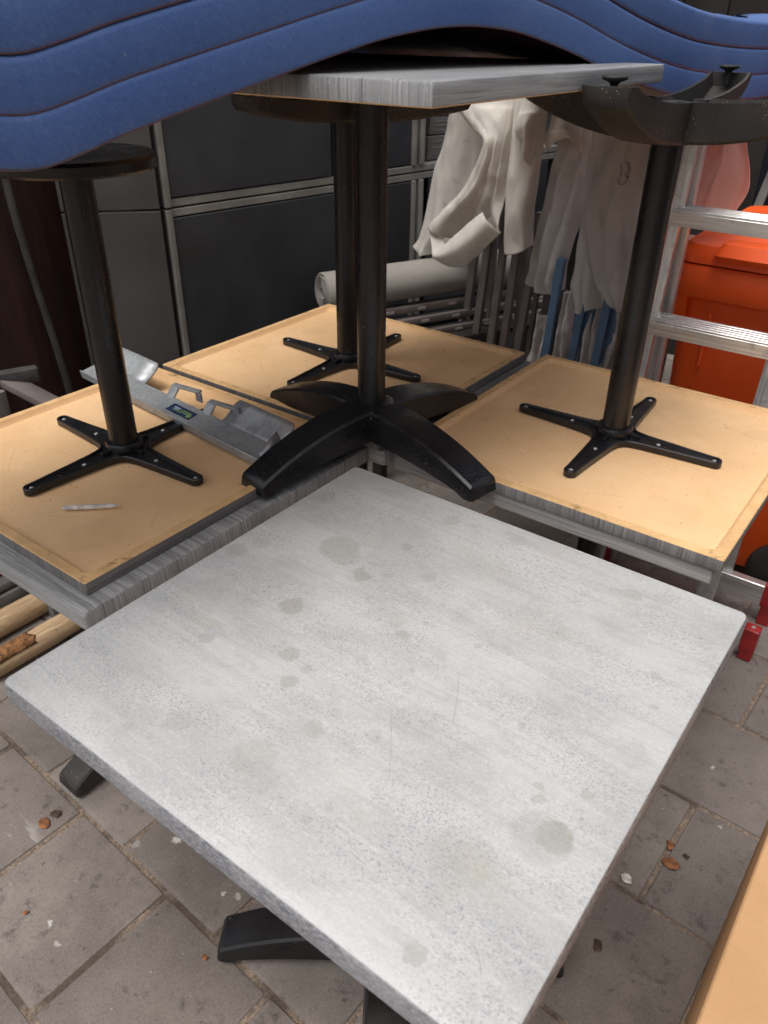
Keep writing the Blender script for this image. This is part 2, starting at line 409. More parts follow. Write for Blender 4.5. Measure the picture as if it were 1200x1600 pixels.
MT = dict(
    conc=concrete_top(), edge=concrete_edge(), oakx=oak("grey oak print", 0, 1.05), oaky=oak("grey oak print crosswise", 1, .86),
    oakw=oak("weathered grey oak", 1, .62, 1.0), mdf=mdf(), rim=mdf_rim(), black=black_metal(), dusty=dusty_metal(),
    blue=blue_plastic(), trim=simple("dull edge bead", (.115,.058,.070), .5, var=.3), maroon=simple("maroon underside", (.09,.022,.03), .6, var=.3),
    galv=galvanised(), pole=black_metal("satin black pole", .12, .010), alu=aluminium(), alus=aluminium("brushed aluminium stile", (40, 40, 1.2)), orange=orange_plastic(), paver=paver(), sand=sand(), wood=peeled_wood(), bark=bark(), ply=brown_ply(), card=cardboard(),
    cream=canvas("cream canvas", (.86,.825,.76), amt=.28, trans=.35), grey_cv=canvas("greyed canvas", (.74,.70,.665), amt=.36, trans=.32), bounce_cv=canvas("bounce-tinted canvas", (.90,.58,.51), (.70,.40,.34), .3, .45),  # last canvas carries the orange bin's red bounce in its colour
    screw=simple("zinc screw", (.72,.72,.70), .35, .6, .15), pad=simple("black rubber pad", (.016,.015,.014), .7, dust=(.25,.19,.13)),
    panel=simple("charcoal panel", (.035,.038,.043), .55, var=.2, scale=3, dust=(.10,.10,.10), dust_scale=60, dust_amt=.06),
    frame=simple("pale grey frame", (.22,.213,.19), .6, var=.25, scale=6), door=simple("grey panel", (.066,.063,.060), .6, var=.3, scale=3),
    red=simple("red plastic foot", (.34,.022,.022), .45, var=.25, scale=20, bump=.1), crate=simple("dark red plastic", (.22,.014,.012), .5),
    leg_grey=simple("taupe painted leg", (.14,.118,.108), .55, var=.2), leg_dark=simple("dark tent pole", (.075,.066,.060), .5), leg_blue=simple("blue painted leg", (.080,.145,.235), .5, var=.2),
    roll=canvas("rolled canvas", (.36,.335,.305), amt=.5, trans=0), stickw=simple("scuffed white stick", (.66,.62,.57), .6, var=.35, scale=60),
    tyre=simple("black wheel rubber", (.018,.018,.018), .75, dust=(.3,.25,.2), dust_amt=.12), leaf=simple("dry brown leaf", (.26,.105,.04), .8, var=.5, scale=60), dleaf=simple("dark dry leaf", (.07,.045,.03), .85, var=.5, scale=60),
    label_b=simple("dark blue label", (.012,.035,.10), .35), label_g=simple("green label print", (.20,.34,.10), .4), label_w=simple("white label print", (.5,.55,.6), .4),
    wire=simple("grey wire", (.42,.42,.42), .4, .6), ink=simple("black ink", (.02,.018,.018), .8),
    timber=simple("dark stained timber", (.022,.018,.016), .75, var=.4, scale=5), roof=simple("shade roof boards", (.05,.043,.038), .8, var=.3, scale=4),
    render=simple("grey blocker wall", (.20,.185,.17), .9, var=.2, scale=3, bump=.3, bscale=60), board=simple("weathered grey board", (.165,.155,.145), .75, var=.35, scale=8),
    glass=simple("dark window glass", (.014,.018,.024), .12), carton=simple("grey cartons", (.12,.115,.108), .8, var=.3, scale=10), brownbar=simple("brown beam", (.16,.075,.05), .6),
    capblk=simple("grey plastic end cap", (.055,.052,.050), .65, var=.3, scale=30))

# ------------------------------------------------------------------ mesh helper
class MB:
    def __init__(s): s.v = []; s.f = []; s.mi = []; s.attr = []
    def add(s, vs, fs, mi=0):
        b = len(s.v); s.v += [Vector(p) for p in vs]; s.f += [[b+i for i in q] for q in fs]; s.mi += [mi]*len(fs)
    def box(s, c, size, mat=None, mi=0, bev=.0):
        hx, hy, hz = (d/2 for d in size)
        n0 = len(s.v)
        if bev: s.rr([(hx-bev, hy-bev, bev*.5, -hz), (hx, hy, bev, -hz+bev), (hx, hy, bev, hz-bev), (hx-bev, hy-bev, bev*.5, hz)], seg=2, mi=mi)
        else:
            s.add([(x*hx, y*hy, z*hz) for z in (-1,1) for y in (-1,1) for x in (-1,1)], [(0,2,3,1),(4,5,7,6),(0,1,5,4),(2,6,7,3),(0,4,6,2),(1,3,7,5)], mi)
        M = Matrix.Translation(c) @ (mat.to_4x4() if mat else Matrix())
        for i in range(n0, len(s.v)): s.v[i] = M @ s.v[i]
    def loop(s, hx, hy, r, z, seg=4, cx=0, cy=0):
        r = max(1e-5, min(r, hx-1e-6, hy-1e-6)); out = []
        for (sx, sy, a0) in ((1,1,0),(-1,1,90),(-1,-1,180),(1,-1,270)):
            for k in range(seg+1):
                a = R(a0 + 90*k/seg); out.append(Vector((cx+sx*(hx-r)+r*cos(a), cy+sy*(hy-r)+r*sin(a), z)))
        return out
    def rr(s, loops, seg=4, mi=0, mis=None, cap0=True, cap1=True, capmi=None):
        rings = [s.loop(*(l[:4]), seg, *(l[4:6])) for l in loops]
        s.rings(rings, mi, mis, cap0, cap1, capmi)
    def rings(s, rings, mi=0, mis=None, cap0=True, cap1=True, capmi=None, close=True):
        n = len(rings[0]); b = len(s.v)
        for rg in rings: s.v += [Vector(p) for p in rg]
        for k in range(len(rings)-1):
            for i in range(n if close else n-1):
                j = (i+1) % n
                s.f.append([b+k*n+i, b+k*n+j, b+(k+1)*n+j, b+(k+1)*n+i]); s.mi.append(mis[k] if mis else mi)
        if cap0: s.f.append([b+i for i in range(n)][::-1]); s.mi.append(mis[0] if mis else mi)
        if cap1: s.f.append([b+(len(rings)-1)*n+i for i in range(n)]); s.mi.append(capmi if capmi is not None else (mis[-1] if mis else mi))
    def tube(s, pts, r, n=12, mi=0, caps=True):
        pts = [Vector(p) for p in pts]; rings = []; prev = None
        for i, p in enumerate(pts):
            t = (pts[min(i+1, len(pts)-1)] - pts[max(i-1, 0)]).normalized()
            u = (Vector((0,0,1)) if abs(t.z) < .9 else Vector((1,0,0))) if prev is None else prev
            u = (u - t*u.dot(t)).normalized(); prev = u; v = t.cross(u)
            rad = r[i] if isinstance(r, (list, tuple)) else r
            rings.append([p + (u*cos(2*pi*k/n) + v*sin(2*pi*k/n))*rad for k in range(n)])
        s.rings(rings, mi, cap0=caps, cap1=caps)
    def lathe(s, prof, n=24, c=(0,0,0), M=None, mi=0):
        rings = [[Vector((r*cos(2*pi*k/n), r*sin(2*pi*k/n), z)) for k in range(n)] for r, z in prof]
        if M: rings = [[M @ p for p in rg] for rg in rings]
        c = Vector(c); rings = [[p + c for p in rg] for rg in rings]
        s.rings(rings, mi)
    def beam(s, a, b, wx, wy, mi=0, up=(0,0,1), bev=.001):
        a, b = Vector(a), Vector(b); z = (b-a).normalized(); x = Vector(up).cross(z)
        if x.length < 1e-3: x = Vector((1,0,0))
        x.normalize(); y = z.cross(x); Mx = Matrix((x, y, z)).transposed()
        s.box((a+b)/2, (wx, wy, (b-a).length), Mx, mi, bev)
    def grid(s, P, mi=0):
        b = len(s.v); n = len(P[0])
        for row in P: s.v += [Vector(p) for p in row]
        for i in range(len(P)-1):
            for j in range(n-1): s.f.append([b+i*n+j, b+i*n+j+1, b+(i+1)*n+j+1, b+(i+1)*n+j]); s.mi.append(mi)
    def shift(s, d):
        d = Vector(d); s.v = [p - d for p in s.v]; return s
    def build(s, name, mats, parent=None, loc=(0,0,0), angle=35, solid=0., flat=False, normals=True):
        me = bpy.data.meshes.new(name); me.from_pydata([tuple(p) for p in s.v], [], s.f)
        for k in (mats if isinstance(mats, (list, tuple)) else [mats]): me.materials.append(MT[k])
        me.polygons.foreach_set("material_index", s.mi)
        if normals:
            bm = bmesh.new(); bm.from_mesh(me); bmesh.ops.recalc_face_normals(bm, faces=bm.faces); bm.to_mesh(me); bm.free()
        if not flat:
            me.shade_smooth(); me.set_sharp_from_angle(angle=R(angle))
        if s.attr:
            a = me.attributes.new("tile", 'FLOAT', 'FACE'); a.data.foreach_set("value", s.attr)
        me.update()
        o = bpy.data.objects.new(name, me); COL.objects.link(o); o.location = loc
        if parent: o.parent = parent
        if solid:
            md = o.modifiers.new("thickness", 'SOLIDIFY'); md.thickness = solid; md.offset = 0
        return o

def tag(o, label, cat, group=None):
    o["label"] = label; o["category"] = cat
    if group: o["group"] = group
    return o
def thing(name, label, cat, loc=(0,0,0), rot=(0,0,0), group=None):
    o = bpy.data.objects.new(name, None); COL.objects.link(o); o.empty_display_size = .05
    o.location = loc; o.rotation_euler = rot
    return tag(o, label, cat, group)
def cr(pts, n):
    """Catmull-Rom resample of a control polyline"""
    P = [Vector(p) for p in pts]; m = len(P); out = []
    for k in range(n):
        t = k/(n-1)*(m-1); i = min(int(t), m-2); u = t-i
        p0, p1, p2, p3 = P[max(i-1,0)], P[i], P[i+1], P[min(i+2, m-1)]
        out.append(.5*((2*p1)+(p2-p0)*u+(2*p0-5*p1+4*p2-p3)*u*u+(3*p1-p0-3*p2+p3)*u**3))
    return out
def ln(pts, n):
    P = [Vector(p) for p in pts]; m = len(P); out = []
    for k in range(n):
        t = k/(n-1)*(m-1); i = min(int(t), m-2); out.append(P[i].lerp(P[i+1], t-i))
    return out
def sheet(cols, nu=28, nv=36, wrinkle=.004, seed=0., wscale=14., pleat=(0,3), lin=False):
    rs = ln if lin else cr
    a = [cr(c, nv) for c in cols]
    rows = [rs([a[i][j] for i in range(len(a))], nu) for j in range(nv)]
    for j, r in enumerate(rows):
        for i, p in enumerate(r):
            v_ = j/(nv-1); u_ = i/(nu-1)
            ph = 2*pi*pleat[1]*u_ + 1.8*mnoise.noise(Vector((u_*2.2, v_*2.6, seed)))*2 + seed
            p = p + Vector((.3*cos(ph), -abs(sin(ph*.5))*1.5+.7, 0))*pleat[0]*(.35+.65*v_)
            q = Vector((p.x*wscale, p.y*wscale, p.z*wscale*.45)) + Vector((seed, seed*1.7, 0))
            r[i] = p + mnoise.noise_vector(q)*wrinkle + mnoise.noise_vector(q*.45)*wrinkle*1.6 + mnoise.noise_vector(q*3.1)*wrinkle*.35 + Vector((0,1,0))*(abs(mnoise.noise(q*1.3+Vector((0,0,q.x*.8))))-.2)*wrinkle*2.2
    mb = MB(); mb.grid(rows); return mb

# ================================================================== SETTING
def structure(o): o["kind"] = "structure"; return o
# paved yard: one sheet of joint sand with bevelled concrete pavers in running bond
FZ = -T
mb = MB(); mb.add([(-14,-14,FZ-.0045),(14,-14,FZ-.0045),(14,14,FZ-.0045),(-14,14,FZ-.0045)], [(0,1,2,3)])
ground = structure(mb.build("ground", "sand", flat=True))
mb = MB(); pw = .2935; ra = R(-2.6); random.seed(3)
for j in range(-9, 14):
    for i in range(-11, 12):
        ox = (i + (.5 if j % 2 else 0) + (.02 if j % 2 else 0))*pw; oy = j*pw
        cx, cy = ox + pw/2, oy - pw/2
        h = pw/2 - .0036 - random.random()*.0022; dz = random.uniform(-.0016, .0016); tx, ty = random.uniform(-.006,.006), random.uniform(-.006,.006)
        n0, f0 = len(mb.v), len(mb.f)
        rg = [MB.loop(mb, h, h, .006, -.02, 2), MB.loop(mb, h, h, .006, -.005, 2), MB.loop(mb, h-.002, h-.002, .006, -.0015, 2), MB.loop(mb, h-.006, h-.006, .006, 0, 2)]
        mb.rings(rg, cap0=False)
        da = random.uniform(-.005, .005)
        for k in range(n0, len(mb.v)):
            p = mb.v[k]
            wob = mnoise.noise(Vector((p.x*60+i*7, p.y*60+j*5, 0)))*.0020
            px, py = p.x*cos(da)-p.y*sin(da)+wob, p.x*sin(da)+p.y*cos(da)+wob
            z = p.z + dz + px*tx + py*ty
            gx, gy = cx+px, cy+py
            mb.v[k] = Vector((.084+gx*cos(ra)-gy*sin(ra), -.529+.2935+gx*sin(ra)+gy*cos(ra), FZ+z))
        val = min(1, max(0, random.gauss(.5, .28))); mb.attr += [val]*(len(mb.f)-f0)
structure(mb.build("pavement", "paver", normals=False))

# walls round the yard; the roof and right wall are unseen, added to block light
def plank_wall(name, a, b, z0, z1, th, mat, n, label):
    a, b = Vector((*a, 0)), Vector((*b, 0)); d = (b-a); L = d.length; d.normalize(); mb = MB()
    Mx = Matrix((d, Vector((-d.y, d.x, 0)), Vector((0,0,1)))).transposed()
    for k in range(n):
        c = a + d*(L*(k+.5)/n); mb.box((c.x, c.y, (z0+z1)/2), (L/n-.006, th+(k % 2)*.006, z1-z0), Mx, 0, .003)
    o = mb.build(name, mat); tag(o, label, "wall"); return o
plank_wall("timber_wall", (-2.6, 3.1), (2.6, 3.1), FZ, 1.45, .04, "timber", 26, "dark stained timber wall across the back of the yard")
plank_wall("timber_wall", (-2.3, -1.1), (-2.3, 3.06), FZ, 1.75, .04, "timber", 22, "dark stained timber wall along the left, behind the tables")
mb = MB(); mb.box((2.0, -.75, .55), (.22, 3.1, 2.6), None, 0, .01)  # out-of-view wall, added to hold back light from the right
tag(mb.build("blocker_wall", "render"), "unseen grey wall added on the right of the yard to block sky light", "wall")
mb = MB()  # unseen roof, its reach set to keep the back corner dark
for k in range(18):
    mb.box((-1.72, -.3+.2*k+.05, 1.86), (1.36, .192, .03), None, 0, .003)
for x in (-2.2, -1.7, -1.12): mb.box((x, 1.4, 1.79), (.07, 3.4, .10), None, 0, .004)
tag(mb.build("shade_roof", "roof"), "unseen dark boarded roof added to shade the back corner of the yard", "roof")

# ================================================================== PEDESTAL TABLES
def base_mb(Rr=.30, H=.095, adj=.012, wt=.078, wb=.088):
    mb = MB(); N = 14
    for q in range(4):
        a = q*pi/2; rings = []
        st = [k/N for k in range(N)] + [.945, .950, .975, .99, 1.0]
        for t in st:
            r = .018 + t*(Rr-.018)
            zt = adj + .024 + (H-.024)*(1-t**2.15) - (.0035 if t > .98 else 0) - (.008 if t > .995 else 0)
            arch_z = adj + .42*(H-.02)*(1-t**2.3)
            zb = arch_z if t < .88 else adj + max(0, (.90-t)/.02)*(arch_z-adj) if t < .90 else adj
            e = 1 if t < .98 else (.95 if t < .995 else .86)
            w1 = wt*(1-.12*t)*e; w2 = wb*(1-.12*t)*e; hi = max(zb+.0006, zt-.008) if t < .947 else zb+.0006
            back = 0
            pr = [(-w2/2, zb, 0), (-w1/2, zt-.0045, back), (-w1/2+.0045, zt, back), (0, zt+.0012, back), (w1/2-.0045, zt, back), (w1/2, zt-.0045, back), (w2/2, zb, 0),
                  (w2/2-.006, zb, 0), (w1/2-.007, hi, 0), (-w1/2+.007, hi, 0), (-w2/2+.006, zb, 0)]
            rings.append([Vector(((r-bk)*cos(a)-x*sin(a), (r-bk)*sin(a)+x*cos(a), z)) for x, z, bk in pr])
        mb.rings(rings)
    zc = adj+H
    mb.lathe([(.012, zc-.062), (.042, zc-.058), (.056, zc-.045), (.058, zc-.012), (.052, zc-.003), (.044, zc+.001), (.038, zc+.003), (.0, zc+.003)][::-1], 28)
    return mb
def foot_mb(h=.012, inv=False):
    mb = MB(); mb.lathe([(.0, 0), (.017, 0), (.0185, .002), (.017, .005), (.008, .0085), (.0055, h), (.0055, h+.02), (0, h+.02)], 18); return mb
def flat_base_mb(Rr=.137):
    mb = MB(); mb.lathe([(0,.0),(Rr-.03,.0),(Rr-.006,.001),(Rr,.006),(Rr,.020),(Rr-.004,.024),(.06,.032),(.045,.036),(0,.036)], 56); return mb
def offset_poly(P, d):
    out = []; n = len(P)
    for i in range(n):
        e1 = (P[i]-P[i-1]).normalized(); e2 = (P[(i+1) % n]-P[i]).normalized()
        nn = Vector((-(e1.y+e2.y), e1.x+e2.x)).normalized(); out.append(P[i]+nn*d)
    return out
def plate_mb(Rr=.222, th=.013):
    """cast mounting cross, lying below the tabletop: local z from 0 down to -th"""
    half = [(.040,.030),(.052,.0265),(.068,.0235),(.12,.019),(.19,.0138)]
    outl = []
    for q in range(4):
        c, s_ = cos(q*pi/2), sin(q*pi/2)
        arm = [(x,-y) for x, y in half] + [(Rr-.0135+.0135*cos(R(a)), .0135*sin(R(a))) for a in (-80,-50,-20,10,40,70)] + [(x,y) for x, y in half[::-1]]
        outl += [Vector((x*c-y*s_, x*s_+y*c)) for x, y in arm]
    r0 = outl; r1 = offset_poly(outl, .0015); r2 = offset_poly(outl, .0052); r3 = offset_poly(outl, .0065)
    mb = MB()
    mb.rings([[Vector((p.x,p.y,z)) for p in rr_] for rr_, z in ((r0,0),(r0,-th+.002),(r1,-th),(r2,-th),(r3,-th+.0045))])
    mb.lathe([(0,-.004),(.036,-.004),(.0365,-.024),(.0345,-.027),(.0,-.027)], 24)
    for q in range(4):
        a = q*pi/2; mb.beam((.02*cos(a), .02*sin(a), -th+.002), (.055*cos(a), .055*sin(a), -th+.002), .006, .012)
    return mb
def screw_mb():
    mb = MB(); mb.lathe([(0,0),(.0042,0),(.0038,-.0014),(.002,-.0022),(0,-.0022)], 10); return mb

def top_mb(sx, sy, t, H, edge_r=.006, corner=.006, rimw=.019, rec=.0105, topmi=0, edgemi=1):
    hx, hy = sx/2, sy/2; mb = MB()
    z0, z1 = H-t, H
    L = [(hx-rimw-.006, hy-rimw-.006, .018, z0+rec), (hx-rimw, hy-rimw, .02, z0+rec*.35), (hx-rimw+.0015, hy-rimw+.0015, .02, z0), (hx-.0015, hy-.0015, corner*.8, z0),
         (hx, hy, corner, z0+.0015), (hx, hy, corner, z1-edge_r), (hx-edge_r*.3, hy-edge_r*.3, corner, z1-edge_r*.3), (hx-edge_r, hy-edge_r, corner, z1)]
    mb.rr(L, seg=5, mis=[3,3,2,2,edgemi,edgemi,topmi], capmi=topmi)
    # first cap (inside of the recess) shows the plain board
    mb.mi[-2] = 3
    return mb

def table(name, label, x, y, z, H, size, rz=0., inv=False, t=.028, mats=("oakx","oakx"), base='arch', arch=.095, adj=.012, Rb=.30, base_rot=0., base_mat="dusty", pole_r=.0275, edge_r=.006, corner=.006, plate=True, group="square pedestal tables in the stack"):
    o = thing(name, label, "table", (x, y, z + (H if inv else 0)), (pi if inv else 0, 0, rz), group)
    top_mb(size[0], size[1], t, H, edge_r, corner).build("tabletop", [mats[0], mats[1], "rim", "mdf"], o, angle=40)
    if plate:
        u = H - t + .008
        p = plate_mb().build("mounting_plate", "black", o, (0, 0, u-.0002))
        sm = screw_mb().build("screw", "screw", p)
        spots = [(r*cos(q*pi/2)+k*sin(q*pi/2)*.0, r*sin(q*pi/2)) for q in range(4) for r, k in ((.207,0), (.095,0))]
        for i, (sx_, sy_) in enumerate(spots):
            s_ = sm if i == 0 else sm.copy()
            if i: COL.objects.link(s_); s_.parent = p
            s_.location = (sx_, sy_, -.0088)
    zc = (adj + arch) if base == 'arch' else .034
    mb = MB(); mb.lathe([(0, zc-.02), (pole_r, zc-.02), (pole_r, H-t-.014), (0, H-t-.014)], 36)
    mb.build("pole", "pole", o)
    if base == 'arch':
        b = base_mb(Rb, arch, adj).build("base", base_mat, o, angle=28); b.rotation_euler.z = base_rot
        fm = foot_mb(adj)
        for q in range(4):
            if q == 0: f0 = fm.build("adjuster_foot", "pad", b)
            else: f0 = f0.copy(); COL.objects.link(f0); f0.parent = b
            a = q*pi/2; f0.location = ((Rb-.028)*cos(a), (Rb-.028)*sin(a), 0)
    else:
        b = flat_base_mb().build("base", base_mat, o); b.rotation_euler.z = base_rot
    return o

ZL = -.04
M_tab = table("pedestal_table", "pale concrete-look table with water stains, standing alone in front", .35, -.35, FZ, T, (.722,.722), t=.036, mats=("conc","edge"), base_rot=R(34.5), Rb=.315, base_mat="black", edge_r=.0075, corner=.010, plate=False)
table("pedestal_table", "grey oak-print table carrying the upturned tabletop with the galvanised bracket", -.42, -.19, FZ, T+ZL, (.67,.71), t=.034, mats=("oakx","oakx"), base_rot=R(-2), Rb=.31, edge_r=.008, corner=.008, plate=False)
table("pedestal_table", "grey oak-print table carrying the upturned tabletop beside the step ladder", .305, .475, FZ, T+ZL, (.645,.66), t=.030, mats=("oakx","oakx"), Rb=.31, edge_r=.004, corner=.004, plate=False)
table("pedestal_table", "mostly hidden grey table at the back, under the upturned tabletop nearest the cabinet", -.378, .475, FZ, T+ZL, (.675,.655), t=.034, mats=("oaky","oakx"), Rb=.31, edge_r=.008, corner=.016, plate=False)
table("upturned_table", "upturned table with bare fibreboard underside holding the bracket and white stick", -.437, -.195, ZL+.001, .566, (.642,.642), inv=True, t=.024, mats=("oakx","oakw"), base='flat', base_rot=R(20), base_mat="black", edge_r=.003, corner=.004)
table("upturned_table", "upturned table with bare fibreboard underside before the step ladder, feet in the air", .315, .470, ZL+.001, .69, (.65,.665), inv=True, t=.027, mats=("oaky","oaky"), base_rot=R(0), edge_r=.006, corner=.004)
table("upturned_table", "upturned table with dim fibreboard underside at the back, close to the grey cabinet", -.394, .460, ZL+.001, .642, (.672,.640), inv=True, t=.027, mats=("oakw","oakw"), arch=.06, adj=.010, base_rot=R(0), edge_r=.003, corner=.004)
table("pedestal_table", "upright grey oak table standing on top of the four lower tables under the blue loungers", -.082, .152, ZL, .697, (.712,.712), t=.027, mats=("oaky","oaky"), base_rot=R(-9), Rb=.305, arch=.089, base_mat="black", edge_r=.004, corner=.004, plate=False)

# ================================================================== BLUE LOUNGERS
PROF = [(-1.05,.74),(-.95,.715),(-.85,.672),(-.75,.632),(-.66,.604),(-.60,.591),(-.547,.586),(-.50,.596),(-.448,.611),(-.369,.630),(-.282,.650),(-.187,.672),(-.081,.694),(.014,.706),(.092,.709),(.179,.704),(.259,.691),(.35,.672),(.475,.641),(.603,.615),(.747,.594),(.90,.583),(1.05,.578),(1.16,.580),(1.26,.588)]
def lounger(dz, label, width=.62, hgt=.046):
    o = thing("sun_lounger", label, "sun lounger", (.13, .05, .64), (0,0,0), "blue plastic loungers stacked on the tables")
    path = cr([(0, y, z) for y, z in PROF], 90)
    n = Vector((1, -.15, 0)).normalized()
    def P(p, wv, h):                                   # wv: distance in from the visible long side, h: height above the lip
        q = min(1, max(0, (p.y-.72)/.30)); q = q*q*(3-2*q)
        return Vector((.128+.15*p.y, p.y, p.z+dz+h+.040*q*max(0, wv)/.62)) - n*wv
    def prof(k):
        e = min(1, min(k, 89-k)/5.0); e = math.sqrt(1-(1-e)**2) if e < 1 else 1
        ins = (1-e)*.07
        H = hgt
        side = [(.0025,.0),(.0006,.002),(.0,.006),(.0,.03),(.0002,.049),(.001,.0535),(.004,.0565),(.012,.0577),(.03,.058),(.06,.055),(.10,.052)]
        s1 = [(ins+a, b*H/.0565) for a, b in side]
        mid = []
        for q in range(9):
            u = .12 + (width-.24)*q/8; mid.append((u, H-.006-.004*(q % 2)))
        s2 = [(width-ins-a, b*H/.0565) for a, b in side[::-1]]
        return s1 + mid + s2
    outer = [[P(p, a, b) for a, b in prof(k)] for k, p in enumerate(path)]
    mb = MB(); mb.grid(outer)
    # end skirts
    for k, sg in ((0,1),(len(path)-1,-1)):
        top = outer[k]; low = [P(path[k], a, 0) for a, b in prof(k)]
        mb.grid([top, low] if sg == 1 else [low, top])
    mb.shift((.13,.05,.64))
    mb.build("shell", "blue", o, angle=50, solid=.004)
    for wv in (-.0008, width+.0008):
        t_ = MB(); t_.tube([P(p, wv + (.002 if 3 < k < 86 else .05), -.0002) for k, p in enumerate(path)][4:-4], .0019, 8); t_.shift((.13,.05,.64)); t_.build("edge_trim", "trim", o)
    u_ = MB(); u_.grid([[P(p, .03, .014), P(p, width/2, .022), P(p, width-.03, .014)] for p in path[3:-3]]); u_.shift((.13,.05,.64))
    u_.build("underside", "maroon", o, angle=60, solid=.003)
    return o
lounger(.0, "lowest of the stacked wavy blue plastic loungers, resting on the tables")
lounger(.0475, "middle of the three stacked wavy blue plastic loungers")
lounger(.097, "topmost wavy blue plastic lounger of the stack")

# ================================================================== THINGS ON THE UPTURNED TABLES
# galvanised bracket: long angle with raised plates, two lugs and a label
def bracket():
    a, b = Vector((-.785,-.022,-.012)), Vector((-.172,-.080,-.012)); d = (b-a).normalized(); L = (b-a).length; nrm = Vector((-d.y, d.x, 0)); upv = Vector((0,0,1))
    tilt = Matrix.Rotation(R(10), 3, d)
    nn, uu = tilt @ nrm, tilt @ upv
    o = thing("galvanised_bracket", "long galvanised steel bracket with raised end plates lying across the upturned table", "bracket", a)
    Mx = Matrix((d, nn, uu)).transposed()
    def W(u, v, w_): return d*u + nn*v + uu*w_
    mb = MB()
    # channel: flat face + front lip + back lip
    mb.box(W(L/2-.022, .0235, .006), (L+.044, .055, .0035), Mx, 0, .001)
    mb.box(W(L/2-.022, -.0035, .0015), (L+.044, .0035, .020), Mx, 0, .001)
    mb.build("channel", "galv", o)
    for (u0, u1) in ((-.044, .150), (L-.180, L)):
        mb = MB(); hw = (u1-u0)/2; P = []
        for y, z in ((.048,.006),(.058,.008),(.075,.016),(.092,.026),(.102,.032)):
            sh = .008 if z > .031 else 0
            P.append([W(u0+sh, y, z), W(u0+hw*.5, y+.001, z), W(u0+hw, y+.001, z), W(u0+hw*1.5, y+.001, z), W(u1-sh, y, z)])
        mb.grid(P); mb.build("end_plate", "galv", o, solid=.0035)
    mb = MB(); mb.grid([[W(L-.002, .004, .002), W(L-.002, .03, .006), W(L-.002, .06, .010)], [W(L-.008, .006, .016), W(L-.014, .034, .024), W(L-.020, .066, .030)]]); mb.build("end_fold", "galv", o, solid=.003)
    for u in (.255, .385):
        mb = MB()
        mb.beam(W(u, .046, .006), W(u+.006, .064, .027), .022, .0045, up=tuple(nn), bev=.0008)
        mb.build("lug", "galv", o)
        mb = MB(); mb.beam(W(u-.004, .066, .028), W(u+.074, .080, .026), .012, .0045, up=tuple(uu), bev=.0008); mb.build("lug_bar", "galv", o)
        mb = MB(); mb.beam(W(u+.070, .078, .027), W(u+.070, .074, .004), .020, .0045, up=tuple(nn), bev=.0008); mb.build("lug", "galv", o)
    mb = MB(); mb.box(W(.33, 0.0220, .0084), (.082, .026, .0006), Mx); lb = mb.build("label_sticker", "label_b", o)
    mb = MB()
    mb.box(W(.345, 0.0260, .0089), (.034, .003, .0004), Mx); mb.box(W(.345, 0.0205, .0089), (.034, .0028, .0004), Mx); mb.box(W(.318, 0.0180, .0089), (.028, .0022, .0004), Mx)
    mb.lathe([(0,0),(.0065,0),(.0065,.0004),(0,.0004)], 14, W(.361, 0.0180, .0088), Mx); mb.build("label_print", "label_g", lb)
    mb = MB(); mb.box(W(.312, 0.0270, .0089), (.022, .0022, .0004), Mx); mb.box(W(.312, 0.0225, .0089), (.018, .0018, .0004), Mx); mb.build("label_print", "label_w", lb)
bracket()
mb = MB(); a, b = Vector((-.338,-.404,-.0185)), Vector((-.268,-.338,-.0185)); dd = (b-a)
mb.tube([a, a+dd*.02, a+dd*.82, a+dd*.9, b], [.0036, .0042, .0042, .0034, .0012], 10)
mb.shift(a); st = mb.build("marker_stick", "stickw", None, a); tag(st, "thin scuffed white stick lying on the bare fibreboard", "stick")

